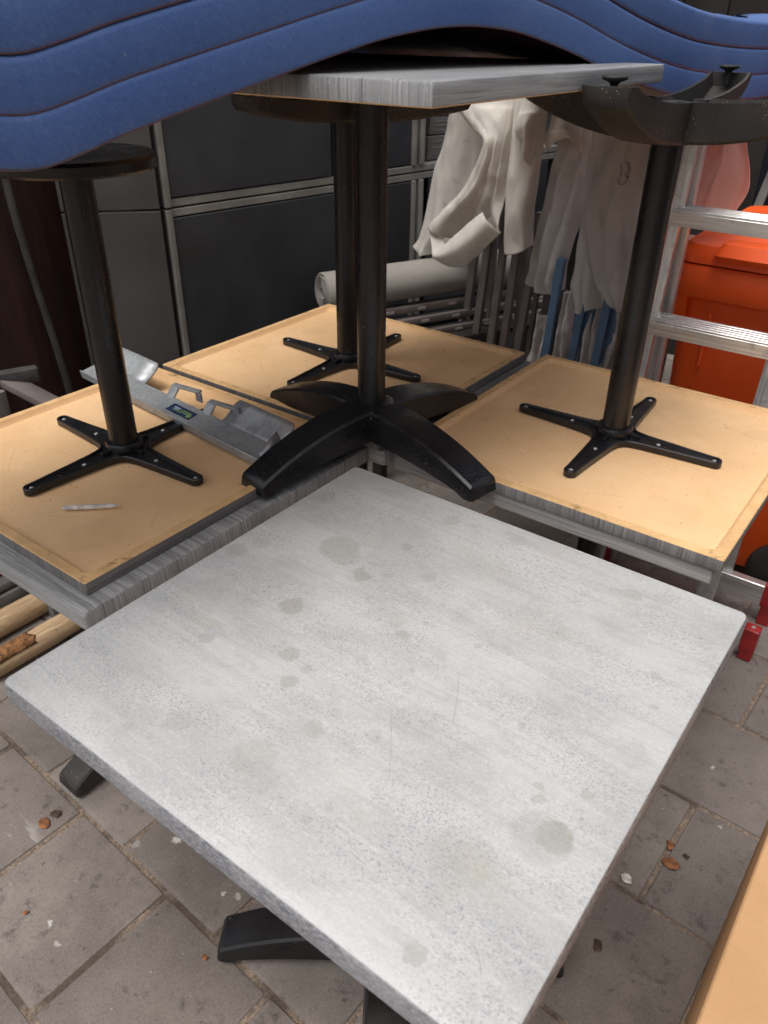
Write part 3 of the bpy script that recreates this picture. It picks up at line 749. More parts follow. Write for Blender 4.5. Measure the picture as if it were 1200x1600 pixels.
# ================================================================== STEP LADDER
def ladder():
    base = Vector((.345, .92, FZ))
    o = thing("step_ladder", "aluminium step ladder with ribbed treads and red plastic feet, behind the right tables", "ladder", base)
    def yf(z): return .969 - .104*z                 # front section leans back: y at height z   (rises away)
    xl, xr = .185, .505
    def yfr(z): return .886 + (z-FZ)*.098
    def yrr(z): return 1.085 - (z-FZ)*.02
    zt = .52
    for x in (xl, xr):
        mb = MB(); mb.beam((x, yfr(FZ+.03), FZ+.03), (x, yfr(zt), zt), .018, .046, up=(1,0,0)); mb.beam((x-.0125, yfr(FZ+.04)-.012, FZ+.04), (x-.0125, yfr(zt)-.012, zt), .004, .010, up=(1,0,0)); mb.shift(base); mb.build("stile", "alus", o)
        mb = MB(); mb.beam((x, yrr(FZ+.03), FZ+.03), (x, yrr(zt), zt), .022, .05, up=(1,0,0)); mb.shift(base); mb.build("rear_stile", "alus", o)
    for k in range(-3, 2):
        z = .085 + .258*k
        if z < FZ+.06: continue
        y = yfr(z)
        mb = MB()
        mb.box(((xl+xr)/2, y, z-.010), (xr-xl-.024, .080, .020), None, 0, .002)
        for j in range(5): mb.box(((xl+xr)/2, y-.033+.0165*j, z+.0025), (xr-xl-.026, .0105, .007), None, 0, .0015)
        mb.box(((xl+xr)/2, y-.0395, z-.016), (xr-xl-.024, .004, .032), None, 0, .001)
        mb.shift(base); t_ = mb.build("tread", "alu", o)
    for (y, zc) in ((.886, FZ+.062), (1.07, FZ+.095)):
        mb = MB(); mb.box((.410, y, zc), (.47, .028, .066), None, 0, .002); mb.shift(base); s_ = mb.build("stabiliser_bar", "alu", o)
        for sg in (-1, 1):
            x = .647 if sg > 0 else .158
            mb = MB(); mb.box((x, y, zc+.004), (.040, .036, .078), None, 0, .003)
            mb.box((x+sg*.002, y, (zc-.03+FZ)/2), (.034, .034, zc-.03-FZ), None, 0, .003)
            mb.shift(base); ft = mb.build("foot_cap", "red", s_)
            mb = MB(); mb.lathe([(0,0),(.006,0),(.005,.002),(0,.0025)], 12, (x, y, zc+.043)); mb.shift(base); mb.build("rivet", "screw", ft)
ladder()

# ================================================================== ORANGE WHEELIE BIN
def bin_(x, y, label, rz=0):
    o = thing("wheelie_bin", label, "bin", (x, y, FZ), (0,0,rz), "orange wheelie bins")
    mb = MB()
    mb.rr([(.225,.27,.05,.05),(.235,.28,.05,.09),(.262,.318,.05,.80),(.264,.32,.05,.84),(.285,.345,.05,.85),(.290,.350,.05,.862),(.290,.350,.05,.925),(.284,.344,.05,.935),(.270,.33,.05,.935),(.262,.32,.05,.90),(.235,.28,.05,.2)], seg=6)
    for sx in (-.17, 0.02, .2): mb.box((sx, -.318, .735), (.012, .014, .16), None, 0, .004)
    for sx in (-.255, .255):
        mb.add([(sx-.02,-.318,.85),(sx+.02,-.318,.85),(sx+.02,-.345,.85),(sx-.02,-.345,.85),(sx-.02,-.312,.72),(sx+.02,-.312,.72)], [(0,1,2,3),(0,3,4),(1,5,2),(3,2,5,4),(0,4,5,1)])
    mb.build("body", "orange", o)
    mb = MB()
    mb.rr([(.275,.335,.05,.937),(.288,.348,.05,.940),(.288,.348,.05,.962),(.275,.335,.06,.985),(.20,.25,.06,1.005),(.19,.24,.06,1.008)], seg=6)
    ld = mb.build("lid", "orange", o)
    mb = MB()
    mb.rr([(.16,.03,.02,.955,-.02,-.335),(.165,.035,.02,.972,-.02,-.345),(.15,.03,.02,1.0,-.02,-.335),(.14,.02,.018,1.003,-.02,-.33)], seg=5)
    mb.build("lid_grip", "orange", ld)
    mb = MB(); mb.tube(cr([(.285,-.23,.885),(.325,-.225,.885),(.33,0,.885),(.325,.225,.885),(.285,.23,.885)], 24), .013, 12); mb.build("handle_bar", "orange", o)
    Mx = Matrix.Rotation(pi/2, 3, 'X')
    for sy in (-.335, .335):
        mb = MB(); mb.lathe([(0,-.025),(.04,-.025),(.05,-.02),(.078,-.024),(.100,-.016),(.105,0),(.100,.016),(.078,.024),(.05,.02),(.04,.025),(0,.025)], 40, (.205, sy, .105), Mx); wh = mb.build("wheel", "tyre", o)
        mb = MB(); mb.lathe([(0,-.03),(.022,-.03),(.022,.03),(0,.03)], 16, (.205, sy, .105), Mx); mb.build("hub", "capblk", wh)
bin_(.445, 1.515, "orange wheelie bin with closed lid behind the step ladder")

# ================================================================== FOLDED GAZEBOS (canvas hanging over bundles of legs)
def legs(o, lst, mat, w_=.026, d_=.022, loc=(0,0,0)):
    for (xt, yt, zt, xb, yb) in lst:
        mb = MB(); mb.beam((xb, yb, FZ), (xt, yt, zt), w_, d_, up=(0,1,0), bev=.002)
        mb.shift(loc); lg = mb.build("leg", mat, o)
        mb = MB(); mb.box((xb, yb, FZ+.012), (w_+.012, d_+.012, .024), None, 0, .003); mb.shift(loc); mb.build("foot_cap", "capblk", lg)
def cloth(o, name, mat, cols, loc, seed, wr=.004, nu=30, nv=40, ws=14., solid=.0015, pleat=(0,3), lin=False):
    mb = sheet(cols, nu, nv, wr, seed, ws, pleat, lin); mb.shift(loc); return mb.build(name, mat, o, angle=80, solid=solid)

# -- first: cream canvas with a turned-up cuff over taupe legs
L1 = Vector((-.52, 1.36, FZ))
g = thing("folded_gazebo", "folded gazebo with bright cream canvas turned up into a cuff over taupe legs", "gazebo", L1, group="folded gazebos by the back wall")
cloth(g, "canvas", "cream", [
    [(-.62,1.34,.95),(-.645,1.29,.57),(-.62,1.26,.50),(-.53,1.225,.455),(-.462,1.19,.425),(-.482,1.20,.375),(-.555,1.235,.28),(-.625,1.235,.205),(-.668,1.22,.145)],
    [(-.58,1.32,.95),(-.585,1.25,.57),(-.545,1.22,.50),(-.475,1.19,.455),(-.440,1.165,.425),(-.452,1.17,.37),(-.510,1.185,.28),(-.585,1.19,.205),(-.640,1.185,.135)],
    [(-.53,1.32,.95),(-.515,1.24,.57),(-.480,1.21,.50),(-.440,1.19,.455),(-.425,1.175,.42),(-.430,1.175,.36),(-.470,1.20,.28),(-.535,1.235,.20),(-.585,1.245,.12)],
    [(-.47,1.31,.95),(-.445,1.235,.57),(-.428,1.215,.50),(-.416,1.20,.45),(-.410,1.19,.41),(-.412,1.19,.35),(-.436,1.20,.28),(-.490,1.24,.21),(-.525,1.26,.13)],
    [(-.42,1.31,.95),(-.408,1.25,.57),(-.402,1.235,.50),(-.399,1.225,.45),(-.398,1.215,.40),(-.400,1.205,.34),(-.412,1.20,.28),(-.440,1.22,.235),(-.452,1.24,.20)],
    [(-.39,1.33,.95),(-.392,1.29,.57),(-.391,1.28,.50),(-.390,1.275,.45),(-.390,1.265,.40),(-.391,1.245,.34),(-.394,1.22,.28),(-.396,1.20,.22),(-.388,1.185,.175)]], L1, 1.0, .005, 54, 64, pleat=(.006,4))
cloth(g, "canvas_back", "cream", [
    [(-.66,1.42,.95),(-.715,1.40,.52),(-.755,1.40,.35),(-.81,1.39,.10),(-.825,1.37,.035)],
    [(-.64,1.40,.95),(-.680,1.375,.52),(-.715,1.37,.35),(-.765,1.36,.10),(-.790,1.35,.015)],
    [(-.62,1.41,.95),(-.630,1.385,.52),(-.655,1.38,.35),(-.700,1.37,.14),(-.745,1.37,.03)],
    [(-.58,1.41,.95),(-.560,1.39,.52),(-.560,1.39,.35),(-.600,1.385,.16),(-.66,1.38,.08)],
    [(-.52,1.40,.95),(-.470,1.37,.52),(-.450,1.36,.38),(-.470,1.36,.22),(-.52,1.37,.12)]], L1, 2.3, .006, 40, 50, pleat=(.010,3))
cloth(g, "canvas_cuff", "cream", [
    [(-.604,1.155,.083),(-.605,1.150,.080),(-.606,1.150,.076)], [(-.585,1.152,.100),(-.580,1.138,.085),(-.575,1.150,.064)],
    [(-.565,1.150,.118),(-.556,1.130,.090),(-.545,1.158,.055)], [(-.525,1.150,.155),(-.508,1.124,.115),(-.488,1.160,.063)],
    [(-.482,1.155,.193),(-.460,1.130,.153),(-.435,1.165,.110)], [(-.443,1.170,.228),(-.410,1.150,.208),(-.373,1.178,.178)]], L1, 3.1, .002, 40, 16, lin=True)
cloth(g, "canvas_fold", "cream", [[(-.652,1.20,.140),(-.630,1.18,.110),(-.606,1.152,.077)], [(-.640,1.245,.150),(-.610,1.225,.122),(-.585,1.195,.098)]], L1, 3.6, .001, 8, 12, lin=True)
cloth(g, "canvas_lobe", "cream", [
    [(-.44,1.34,.95),(-.420,1.30,.55),(-.412,1.29,.38),(-.405,1.275,.22),(-.398,1.265,.155)],
    [(-.42,1.30,.95),(-.405,1.25,.55),(-.398,1.24,.38),(-.390,1.23,.22),(-.378,1.225,.108)],
    [(-.39,1.29,.95),(-.378,1.235,.55),(-.370,1.22,.38),(-.360,1.205,.22),(-.350,1.21,.106)],
    [(-.36,1.30,.95),(-.345,1.25,.55),(-.338,1.24,.38),(-.330,1.225,.22),(-.320,1.225,.122)],
    [(-.34,1.34,.95),(-.325,1.30,.55),(-.318,1.29,.38),(-.312,1.28,.22),(-.302,1.27,.135)]], L1, 4.4, .005, 40, 50, pleat=(.010,2))
cloth(g, "canvas_fold", "cream", [
    [(-.385,1.26,.95),(-.375,1.23,.56),(-.372,1.205,.49),(-.372,1.20,.455),(-.368,1.215,.43)],
    [(-.355,1.25,.95),(-.345,1.21,.56),(-.340,1.18,.50),(-.336,1.17,.470),(-.338,1.185,.44)],
    [(-.330,1.25,.95),(-.318,1.215,.56),(-.318,1.19,.50),(-.322,1.18,.46),(-.330,1.18,.39),(-.322,1.20,.36)][:5],
    [(-.315,1.28,.95),(-.300,1.25,.56),(-.305,1.23,.48),(-.312,1.22,.40),(-.316,1.215,.37)]], L1, 5.2, .003)
legs(g, [(-.62,1.46,.12,-.665,1.43),(-.545,1.42,.20,-.585,1.38),(-.492,1.43,.20,-.525,1.40),(-.435,1.42,.20,-.470,1.39),(-.372,1.43,.20,-.425,1.40),(-.585,1.52,.2,-.60,1.52),(-.46,1.52,.2,-.46,1.52)], "leg_grey", loc=L1)
# -- second: greyer canvas, dark thin poles
L2 = Vector((-.28, 1.45, FZ))
g = thing("folded_gazebo", "folded gazebo with narrow grey-beige canvas over thin dark poles, next to the cream one", "gazebo", L2, group="folded gazebos by the back wall")
cloth(g, "canvas", "grey_cv", [
    [(-.34,1.44,.95),(-.31,1.39,.50),(-.325,1.37,.28),(-.350,1.36,.06),(-.362,1.37,-.004)],
    [(-.31,1.40,.95),(-.285,1.35,.50),(-.300,1.33,.28),(-.325,1.32,.05),(-.330,1.335,-.018)],
    [(-.28,1.39,.95),(-.255,1.335,.50),(-.268,1.315,.28),(-.290,1.305,.05),(-.292,1.325,-.028)],
    [(-.25,1.39,.95),(-.228,1.335,.50),(-.232,1.32,.28),(-.252,1.315,.05),(-.252,1.33,-.026)],
    [(-.22,1.42,.95),(-.196,1.37,.48),(-.200,1.355,.26),(-.222,1.345,.05),(-.225,1.35,-.014)]], L2, 6.1, .007, 44, 54, pleat=(.016,3))
cloth(g, "canvas_fold", "cream", [
    [(-.33,1.36,.95),(-.318,1.32,.52),(-.314,1.29,.44),(-.308,1.28,.40)],
    [(-.30,1.33,.95),(-.285,1.28,.52),(-.278,1.255,.455),(-.268,1.265,.43)],
    [(-.27,1.33,.95),(-.252,1.28,.52),(-.240,1.26,.462),(-.232,1.27,.44)],
    [(-.24,1.36,.95),(-.222,1.32,.50),(-.215,1.31,.44),(-.216,1.32,.40)]], L2, 6.9, .004)
legs(g, [(-.345,1.42,.12,-.385,1.44),(-.320,1.44,.12,-.355,1.46),(-.30,1.41,.12,-.325,1.43),(-.28,1.46,.12,-.295,1.46)], "leg_dark", .016, .016, loc=L2)
# -- third: big grey canvas bag with blue legs
L3 = Vector((-.10, 1.42, FZ))
g = thing("folded_gazebo", "folded gazebo with a wide stained grey canvas bag over blue legs, left of the ladder", "gazebo", L3, group="folded gazebos by the back wall")
cloth(g, "canvas", "grey_cv", [
    [(-.13,1.33,.62),(-.115,1.30,.47),(-.150,1.28,.34),(-.166,1.265,.255),(-.140,1.255,.18),(-.095,1.25,.095),(-.040,1.25,.030)],
    [(-.10,1.28,.62),(-.085,1.25,.47),(-.110,1.235,.34),(-.122,1.225,.255),(-.098,1.22,.18),(-.060,1.22,.09),(-.015,1.235,.020)],
    [(-.06,1.27,.62),(-.045,1.235,.47),(-.060,1.225,.34),(-.066,1.215,.255),(-.050,1.21,.18),(-.022,1.21,.08),(.008,1.225,.012)],
    [(-.01,1.28,.62),(.002,1.245,.47),(-.006,1.235,.34),(-.008,1.225,.255),(.004,1.22,.18),(.018,1.22,.08),(.028,1.235,.015)],
    [(.03,1.30,.62),(.042,1.27,.47),(.042,1.26,.34),(.042,1.25,.255),(.046,1.245,.18),(.050,1.245,.10),(.048,1.25,.05)],
    [(.05,1.35,.62),(.064,1.33,.47),(.068,1.32,.34),(.070,1.31,.255),(.072,1.30,.18),(.072,1.30,.10),(.066,1.295,.06)]], L3, 7.7, .008, 54, 60, pleat=(.016,3))
cloth(g, "canvas_side", "grey_cv", [
    [(-.19,1.335,.62),(-.185,1.315,.47),(-.178,1.310,.25),(-.175,1.305,.05),(-.165,1.310,-.035)],
    [(-.17,1.305,.62),(-.155,1.285,.47),(-.150,1.280,.25),(-.140,1.275,.05),(-.135,1.285,-.05)],
    [(-.14,1.305,.62),(-.120,1.285,.47),(-.120,1.275,.25),(-.105,1.275,.05),(-.100,1.290,-.03)],
    [(-.11,1.325,.62),(-.085,1.305,.47),(-.085,1.295,.25),(-.070,1.295,.05),(-.068,1.300,-.02)]], L3, 8.3, .007, 40, 50, pleat=(.014,2))
for (x, zt, zb, wd, sd_) in ((-.190,.00,-.30,.036,9.1),(-.098,.0,-.33,.034,9.9),(-.010,.02,-.30,.05,10.7),(.03,.04,-.34,.05,11.3),(-.275,-.1,-.32,.05,12.1)):
    cloth(g, "canvas_tail", "grey_cv", [
        [(x-wd*.5,1.345,zt),(x-wd*.7,1.34,zt-.10),(x-wd*.9,1.33,(zt+zb)/2-.06),(x-wd*.6,1.34,zb)],
        [(x-wd*.2,1.315,zt),(x-wd*.2,1.305,zt-.10),(x-wd*.3,1.295,(zt+zb)/2-.06),(x-wd*.2,1.31,zb-.02)],
        [(x+wd*.1,1.335,zt),(x+wd*.1,1.335,zt-.10),(x+wd*.0,1.325,(zt+zb)/2-.06),(x+wd*.1,1.335,zb-.01)],
        [(x+wd*.35,1.31,zt),(x+wd*.4,1.305,zt-.10),(x+wd*.35,1.30,(zt+zb)/2-.06),(x+wd*.35,1.315,zb-.02)],
        [(x+wd*.6,1.345,zt),(x+wd*.6,1.34,zt-.10),(x+wd*.5,1.335,(zt+zb)/2-.06),(x+wd*.5,1.345,zb)]], L3, sd_, .010, 24, 30, 22.)
legs(g, [(-.228,1.31,.10,-.252,1.28),(-.130,1.30,.06,-.160,1.27),(-.108,1.32,.06,-.132,1.30),(-.050,1.30,.06,-.078,1.27),(-.026,1.32,.06,-.052,1.30),(.05,1.385,.10,.04,1.375)], "leg_blue", .026, .02, loc=L3)
mb = MB()
for pts in ([(-.052,1.205,.398),(-.045,1.205,.375),(-.050,1.205,.352),(-.040,1.205,.345),(-.030,1.205,.352),(-.022,1.205,.37)], [(-.040,1.205,.402),(-.030,1.205,.395),(-.026,1.205,.38),(-.034,1.205,.372),(-.024,1.205,.362)], [(-.030,1.205,.405),(-.022,1.205,.385),(-.026,1.205,.365)]):
    mb.tube([p + Vector((0,.012,0)) for p in cr(pts, 14)], .0009, 6)
mb.shift(L3); mb.build("scribble_mark", "ink", g)
# -- fourth: bounce-tinted canvas corner behind the ladder, red bounce from the bin put into its colour
L4 = Vector((.16, 1.34, FZ))
g = thing("folded_gazebo", "folded gazebo with pale canvas painted pink for red bounce, hanging above the orange bin", "gazebo", L4, group="folded gazebos by the back wall")
cloth(g, "canvas", "bounce_cv", [
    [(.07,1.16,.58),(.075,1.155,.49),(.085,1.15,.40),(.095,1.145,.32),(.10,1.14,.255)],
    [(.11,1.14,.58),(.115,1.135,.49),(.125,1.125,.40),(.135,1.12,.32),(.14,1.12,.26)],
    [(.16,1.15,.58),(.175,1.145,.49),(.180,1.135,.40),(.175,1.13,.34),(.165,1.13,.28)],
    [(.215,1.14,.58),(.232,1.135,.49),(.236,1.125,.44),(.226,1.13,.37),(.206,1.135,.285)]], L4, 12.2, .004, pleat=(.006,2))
cloth(g, "canvas_fold", "bounce_cv", [
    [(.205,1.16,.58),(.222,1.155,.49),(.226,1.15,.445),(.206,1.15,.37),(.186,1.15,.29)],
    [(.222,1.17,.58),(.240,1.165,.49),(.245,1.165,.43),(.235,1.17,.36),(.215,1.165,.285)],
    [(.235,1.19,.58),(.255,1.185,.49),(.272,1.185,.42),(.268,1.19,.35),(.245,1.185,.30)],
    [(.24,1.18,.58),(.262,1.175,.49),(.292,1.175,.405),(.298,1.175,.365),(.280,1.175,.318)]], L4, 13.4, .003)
legs(g, [(.09,1.20,.58,.09,1.22),(.14,1.21,.58,.14,1.23)], "leg_grey", loc=L4)

# ================================================================== CABINET AND THINGS AT THE BACK
CA = Vector((-1.11, .517, FZ)); cd = Vector((.172, 1.031, 0)).normalized(); cn = Vector((cd.y, -cd.x, 0))      # cn points to the yard
CM = Matrix((cd, -cn, Vector((0,0,1)))).transposed()
def cabinet():
    o = thing("storage_cabinet", "tall charcoal panelled storage cabinet with pale grey frame in the back corner", "cabinet", CA)
    def bx(name, mat, u0, u1, v0, v1, z0, z1, parent=o, bev=.002):
        mb = MB(); c = cd*((u0+u1)/2) - cn*((v0+v1)/2) + Vector((0,0,(z0+z1)/2)); mb.box(c, (u1-u0, v1-v0, z1-z0), CM, 0, bev); return mb.build(name, mat, parent)
    LN = 1.95; B1 = 1.045
    for k, (z0, z1) in enumerate(((.0, 1.004), (1.009, 2.0))):
        bx("back_board", "panel", .02, LN-.02, .40, .415, z0+.02, z1-.02)
        bx("side_board", "door", 0, .017, .012, .42, z0, z1); bx("side_board", "door", LN-.017, LN, .012, .42, z0, z1)
        bx("top_board", "frame", .018, LN-.018, .004, .42, z1-.022, z1); bx("bottom_board", "frame", .018, LN-.018, .004, .42, z0, z0+.022)
        bx("frame_post", "frame", -.001, .017, -.004, .0115, z0, z1)
        bx("frame_post", "frame", B1-.034, B1-.016, -.004, .40, z0+.0225, z1-.0225); bx("frame_post", "frame", B1+.004, B1+.022, -.006, .40, z0+.0225, z1-.0225)
        if k == 0:
            bx("door_panel", "panel", .020, .655, .002, .014, z0+.026, z1-.026); dr = bx("door_panel", "panel", .660, B1-.038, .002, .014, z0+.026, z1-.026)
            bx("latch", "capblk", .675, .685, -.004, .0015, z1-.16, z1-.135, dr, .001); bx("latch", "capblk", .693, .699, -.004, .0015, z1-.165, z1-.13, dr, .001)
            bx("door_panel", "panel", B1+.06, LN-.1, .002, .014, z0+.026, z1-.026)
        else:
            bx("door_panel", "panel", .020, .628, .002, .014, z0+.026, z1-.026); bx("door_panel", "panel", .640, B1-.038, .006, .018, z0+.026, z1-.026)
    # wing panels that stand open from the corner
    wd = Vector((-.12, -.136, 0)).normalized(); WM = Matrix((wd, Vector((-wd.y, wd.x, 0)), Vector((0,0,1)))).transposed()
    for z0, z1 in ((.0, 1.004), (1.009, 2.0)):
        mb = MB(); mb.box(wd*.145 + Vector((-.004,-.006,(z0+z1)/2)), (.27, .016, z1-z0), WM, 0, .002); p = mb.build("wing_panel", "door", o)
        mb = MB()
        for zz in (z0+.06, z0+.10, z1-.06, z1-.10): mb.box(wd*.06 + Vector((.002,-.012,zz)) + Vector((.006,-.006,0)), (.005, .004, .005), WM)
        mb.build("screw", "capblk", p)
    return o
cabinet()
for k, (h, ind) in enumerate(((.085,.0),(.06,.015),(.07,.005),(.055,.02),(.06,.0))):
    z = 1.033 + sum((.085,.06,.07,.055,.06)[:k]) + .001*k
    mb = MB(); mb.box((0,0,h/2), (.34-ind, .30, h-.002), CM, 0, .003)
    c = mb.build("carton", "carton", None, CA + cd*1.30 - cn*.19 + Vector((0,0,z)))
    mb = MB()
    for q in range(3): mb.box(Vector((0,0,h*(.25+.25*q))) + cn*.1508, (.30-ind, .0016, .0022), CM)
    mb.build("flap_line", "frame", c)
    tag(c, ["flat grey carton at the bottom of the pile on the cabinet shelf", "flat grey carton second from the bottom of the shelf pile", "flat grey carton in the middle of the shelf pile", "flat grey carton second from the top of the shelf pile", "flat grey carton on top of the pile on the cabinet shelf"][k], "carton", "grey cartons on the cabinet shelf")
# rolled canvas and stacked aluminium rails
ra_, rb_ = Vector((-.925, .975, -.058)), Vector((-.575, 1.745, -.058)); rd = (rb_-ra_).normalized(); rn = Vector((rd.y, -rd.x, 0)); RM = Matrix((rn, Vector((0,0,1)), rd)).transposed()
o = thing("canvas_roll", "rolled pale grey canvas lying on metal rails before the cabinet", "canvas roll", ra_)
mb = MB(); L = (rb_-ra_).length
mb.lathe([(.018,.01),(.062,.0),(.0645,.004),(.0645,L-.004),(.062,L),(.018,L-.01)], 36, (0,0,0), RM); mb.build("outer_layer", "roll", o)
mb = MB()
sp = [rn*(cos(a)*r_)+Vector((0,0,sin(a)*r_)) for a, r_ in [(k*.3, .018+.041*k/110) for k in range(110)]]
mb.grid([[p - rd*.004 for p in sp], [p + rd*.03 for p in sp]]); mb.build("spiral_end", "roll", o, solid=.002)
for k, (dx, dz, lab) in enumerate(((.035,-.088,"uppermost slotted aluminium rail right under the canvas roll"),(.060,-.126,"slotted aluminium rail second from the top under the canvas roll"),(.085,-.168,"slotted aluminium rail third from the top under the canvas roll"))):
    o = thing("metal_rail", lab, "rail", ra_ + rn*dx + Vector((0,0,dz)), group="aluminium rails under the canvas roll")
    mb = MB(); mb.box(rd*(L*.55), (.045, .024, L*1.1), RM, 0, .002); mb.build("profile", "leg_grey", o)
    for q in range(7):
        mb = MB(); mb.box((0,0,0), (.006, .008, .03), RM); mb.build("clip", "alu", o, rd*(.1+q*.13)+rn*.024)
    mb = MB(); mb.box(rd*(L*.55)+Vector((0,0,.0135)), (.006, .003, L*1.08), RM); mb.build("slot", "panel", o)
for sgn, (a, b, lab) in enumerate((((-.66,1.43,-.20),(-.58,1.40,-.32),"short folded brace between the rails and the taupe legs, sloping down to the right"),((-.70,1.40,-.24),(-.645,1.36,-.34),"short folded brace beside the rails, lower and further left"))):
    mb = MB(); mb.beam(a, b, .018, .010); mb.shift(b); tag(mb.build("strut", "alu", None, b), lab, "strut", "loose struts by the rails")
# support of the rails
o = thing("trestle", "dark timber trestle carrying the rails and the canvas roll", "trestle", ra_ + rd*.45 + rn*.04 + Vector((0,0,FZ+.062)))
for du in (-.3, .3):
    mb = MB(); mb.beam(rd*du + rn*-.06, rd*du + rn*-.06 + Vector((0,0,.50)), .04, .04); mb.beam(rd*du + rn*.10, rd*du + rn*.10 + Vector((0,0,.50)), .04, .04); mb.build("leg", "timber", o)
mb = MB(); mb.box(rd*0+rn*.02+Vector((0,0,.508)), (.22, .016, .72), RM); mb.build("top_board", "timber", o)

# dark window leaning behind the bin, on a brown beam with papers
o = thing("leaning_window", "dark window pane in a pale frame leaning behind the pink-tinted canvas", "window", (.55, 2.35, -.02))
mb = MB(); mb.box((0,.012,.30), (1.0, .012, .62), None); mb.build("pane", "glass", o)
for sx, wx in ((-.5,.025),(-.17,.018),(.5,.025)):
    mb = MB(); mb.beam((sx,0,0), (sx+.10,0,.62), wx, .03, up=(1,0,0)); mb.build("frame_bar", "frame", o)
for z in (-.01, .63):
    mb = MB(); mb.box((.03,0,z), (1.12, .035, .025), None, 0, .002); mb.build("frame_bar", "frame", o)
o = thing("work_bench", "brown wooden bench against the back wall behind the bin", "bench", (.55, 2.3, FZ))
mb = MB(); mb.box((0,0,.685), (1.7, .5, .07), None, 0, .004); mb.build("top_beam", "brownbar", o)
for sx in (-.78,.78):
    for sy in (-.2,.2): mb = MB(); mb.beam((sx,sy,0), (sx,sy,.65), .07, .07); mb.build("leg", "brownbar", o)
mb = MB(); mb.box((0,0,0), (.5,.34,.012), Matrix.Rotation(R(14),3,'Z'), 0, .001); o = mb.build("paper_sheet", "carton", None, (.34, 2.24, -.028)); tag(o, "flat grey sheet lying on the brown bench behind the bin", "sheet")

# ================================================================== LEFT: boards, crate, frame piece, round poles
o = thing("bent_board", "dark brown bent plywood board standing on edge at the far left", "board", (-1.24, .0, FZ), group="dark plywood boards at the left")
def bent(y0, y1, x0, z0, z1, bow, nm):
    mb = MB(); P = []
    for k in range(24):
        z = z0+(z1-z0)*k/23; q = bow*sin(pi*1.6*k/23); row = []
        for j in range(8):
            y = y0+(y1-y0)*j/7 + q; row.append((x0 + .05*(j/7-.5)**2 + q*.6, y + .006*sin(k*.5), z))
        P.append(row)
    mb.grid(P); mb.shift((-1.24,0,FZ)); return mb
bent(-.30, .125, -1.24, FZ, .46, .02, "a").build("panel", "ply", o, solid=.022)
mb = MB(); mb.tube([Vector((-1.222 + .02*sin(pi*1.6*k/23)*.6, .142 + .02*sin(pi*1.6*k/23), FZ+(.46-FZ)*k/23)) - Vector((-1.24,0,FZ)) for k in range(24)], .0115, 10); mb.build("lit_edge", "capblk", o)  # light on the board's edge, put into a paler grey strip
o = thing("bent_board", "narrow dark brown plywood board standing behind the table pole at the left", "board", (-1.24, .0, FZ), group="dark plywood boards at the left")
bent(.175, .40, -1.36, FZ, .42, .02, "b").build("panel", "ply", o, solid=.02)
o = thing("plastic_crate", "dark red plastic crate in the shade at the far left edge", "crate", (-1.32, -.28, FZ))
mb = MB(); mb.rr([(.15,.19,.02,0),(.16,.20,.02,.02),(.17,.21,.02,.62),(.185,.225,.02,.625),(.185,.225,.02,.655),(.17,.21,.02,.66),(.165,.205,.02,.655),(.155,.195,.02,.04)], seg=4); mb.build("body", "crate", o)
mb = MB()
for sy in (-.12,0,.12): mb.box((.168, sy, .32), (.008, .012, .5), None, 0, .002)
mb.build("rib", "crate", o)
# aluminium frame piece with a grey end cap
o = thing("frame_piece", "flat aluminium bar with a grey plastic end cap lying behind the left upturned table", "metal bar", (-.985, -.085, -.055))
mb = MB(); mb.beam((-.02,-.035,.016), (.20,.055,-.085), .050, .018, up=(0,0,1), bev=.002); mb.build("bar", "leg_grey", o)
mb = MB(); mb.beam((-.045,-.105,.020), (.012,.035,.020), .032, .036, bev=.004); c = mb.build("end_cap", "capblk", o)
mb = MB(); mb.lathe([(0,0),(.006,0),(.006,.004),(0,.004)], 12, (.02,-.10,.015), Matrix.Rotation(pi/2,3,'Y')); mb.build("screw_hole", "timber", c)
mb = MB(); mb.beam((-.01,-.07,0), (-.01,-.07,FZ+.055), .03, .03); mb.build("post", "board", o)
mb = MB(); mb.beam((.185,.05,-.095), (.185,.05,FZ+.055), .03, .03); mb.build("post", "board", o)
def log(a, b, r, label, end):
    a, b = Vector(a), Vector(b); d = (b-a).normalized(); mb = MB(); N = 26; pts = []; rad = []
    u = Vector((0,0,1)); v = d.cross(u); rings = []
    for k in range(N):
        t = k/(N-1); rg = []
        for q in range(24):
            an = 2*pi*q/24; rr_ = r*(1 + .05*mnoise.noise(Vector((cos(an)*1.5, sin(an)*1.5, t*9+r*90))))
            if k in (0, N-1): rr_ *= .95
            rg.append((b-a)*t + (u*sin(an)+v*cos(an))*rr_)
        rings.append(rg)
    mb.rings(rings); o = mb.build("round_pole", "wood", None, a, 60)
    if end:
        mb = MB(); P = []
        for k in range(14):
            t = k/13; row = []
            for q in range(9):
                an = R(35+120*q/8); w_ = r*1.035*(1+.05*mnoise.noise(Vector((t*9, q*.9, 3))))
                row.append(d*(-.004+t*(.13+.05*mnoise.noise(Vector((q*.8, 1, 5)))) ) + (u*sin(an)+v*cos(an))*w_)
            P.append(row)
        mb.grid(P); mb.build("bark_patch", "bark", o, solid=.003)
    return tag(o, label, "round pole", "peeled round poles under the left table")
log((-.902,-.41,FZ+.034), (-.900,.62,FZ+.034), .034, "peeled round pole with torn bark at its end, nearest the pavers", True)
log((-1.045,-.60,FZ+.036), (-1.040,.55,FZ+.036), .036, "peeled round pole lying behind the one with torn bark", False)
mb = MB(); mb.beam((0,0,0),(0,1.2,0), .10, .022, bev=.002); tag(mb.build("grey_board", "board", None, (-1.17,-.62,FZ+.085)), "weathered grey board lying beyond the two round poles, upper one", "board")
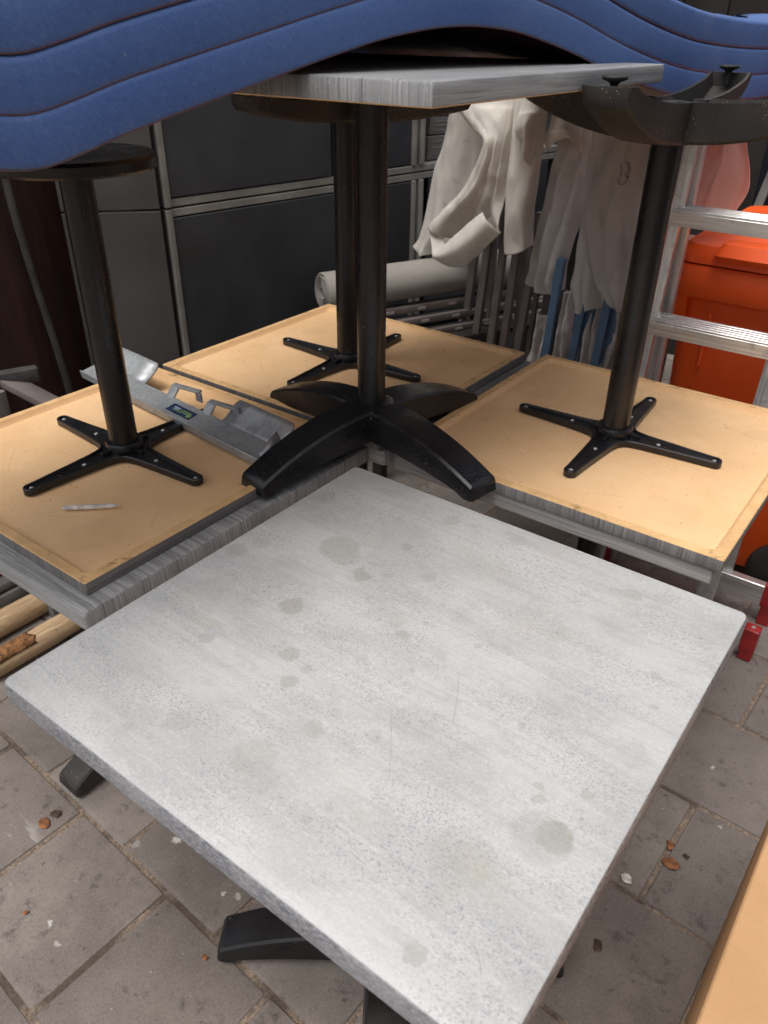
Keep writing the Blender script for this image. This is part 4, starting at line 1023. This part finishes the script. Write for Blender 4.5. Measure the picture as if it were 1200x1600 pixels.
mb = MB(); mb.beam((0,0,0),(0,1.2,0), .12, .06, bev=.003); tag(mb.build("grey_beam", "board", None, (-1.17,-.66,FZ+.035)), "thick weathered grey beam on the pavers beneath the grey board", "beam")
mb = MB(); mb.tube(cr([(0,0,.012),(.03,-.012,.010),(.048,.004,.004),(.046,.03,.003),(.075,.045,.004),(.10,.035,.01),(.13,.05,.004)], 30), .0014, 8); tag(mb.build("bent_wire", "wire", None, (-.885,-.29,FZ)), "short bent grey wire on the pavers beside the round pole", "wire")

# ================================================================== CARDBOARD BOX
o = thing("cardboard_box", "large brown cardboard box in the bottom right corner", "box", (1.135, -.47, FZ))
mb = MB(); hx, hy, h = .305, .52, .595
mb.rr([(hx,hy,.006,0),(hx,hy,.006,h-.006),(hx-.001,hy-.001,.006,h-.002),(hx-.004,hy-.004,.006,h)], seg=3); mb.build("carton_body", "card", o)
mb = MB(); mb.box((-hx/2-.001, 0, h+.0018), (hx-.006, hy*2-.006, .003), None, 0, .0012); mb.build("flap", "card", o)
mb = MB(); mb.box((hx/2+.001, 0, h+.0018), (hx-.006, hy*2-.006, .003), None, 0, .0012); mb.build("flap", "card", o)

# ================================================================== DRY LEAVES
def leaf(x, y, s, a, mat, label, seed):
    mb = MB(); P = []
    for i in range(7):
        t = i/6; wd = s*.42*math.sin(pi*min(1, t*.95+.03))**.8*(1+.35*mnoise.noise(Vector((t*6, seed, 0)))); row = []
        for j in range(5):
            q = (j-2)/2
            z = .002 + s*.12*abs(q)**1.5*(.5+.5*sin(seed+i)) + abs(mnoise.noise(Vector((i*.7, j*.9, seed))))*s*.16
            px, py = (t-.5)*s + s*.10*mnoise.noise(Vector((i*1.3, j*1.7, seed+4))), q*wd*(1+.55*mnoise.noise(Vector((i*1.9, j*2.3, seed+9)))) + s*.10*sin(t*3+seed)
            row.append((px*cos(a)-py*sin(a), px*sin(a)+py*cos(a), max(.0015, z)))
        P.append(row)
    mb.grid(P); o = mb.build("dry_leaf", mat, None, (x, y, FZ), 180, solid=.0006)
    return tag(o, label, "leaf", "dry leaves on the pavers")
leaf(-.402,-.580,.028, R(20), "leaf", "orange-brown dry leaf near the black table foot at the left, lower one", 1.1)
leaf(-.405,-.550,.022, R(70), "dleaf", "small dark curled leaf just above the orange-brown one at the left", 2.3)
leaf(.705,.145,.036, R(10), "leaf", "largest crumbled brown leaf on the paver beside the table's right edge", 3.2)
leaf(.690,.185,.022, R(80), "leaf", "smaller crumbled brown leaf, just beyond the largest one at the right", 4.7)
leaf(.725,.180,.014, R(120), "dleaf", "tiny dark leaf scrap right of the crumbled brown leaves", 5.1)
leaf(.645,.055,.026, R(-15), "stickw", "pale folded scrap on the paver joint below the brown leaves", 6.4)
leaf(.655,-.105,.022, R(150), "dleaf", "thin dark curled leaf between the white tabletop and the cardboard box", 7.3)
leaf(.085,-.565,.012, R(30), "leaf", "small pale brown leaf crumb on the joint near the middle black foot", 8.2)
leaf(-.255,-.715,.011, R(60), "leaf", "small brown leaf crumb on the joint at the lower left", 9.5)

# everything above is written relative to the front tabletop: lift the whole place so that the ground is at zero
for ob in list(sc.objects):
    if ob.parent is None and ob.type not in {'CAMERA', 'LIGHT'}:
        ob.location.z += T
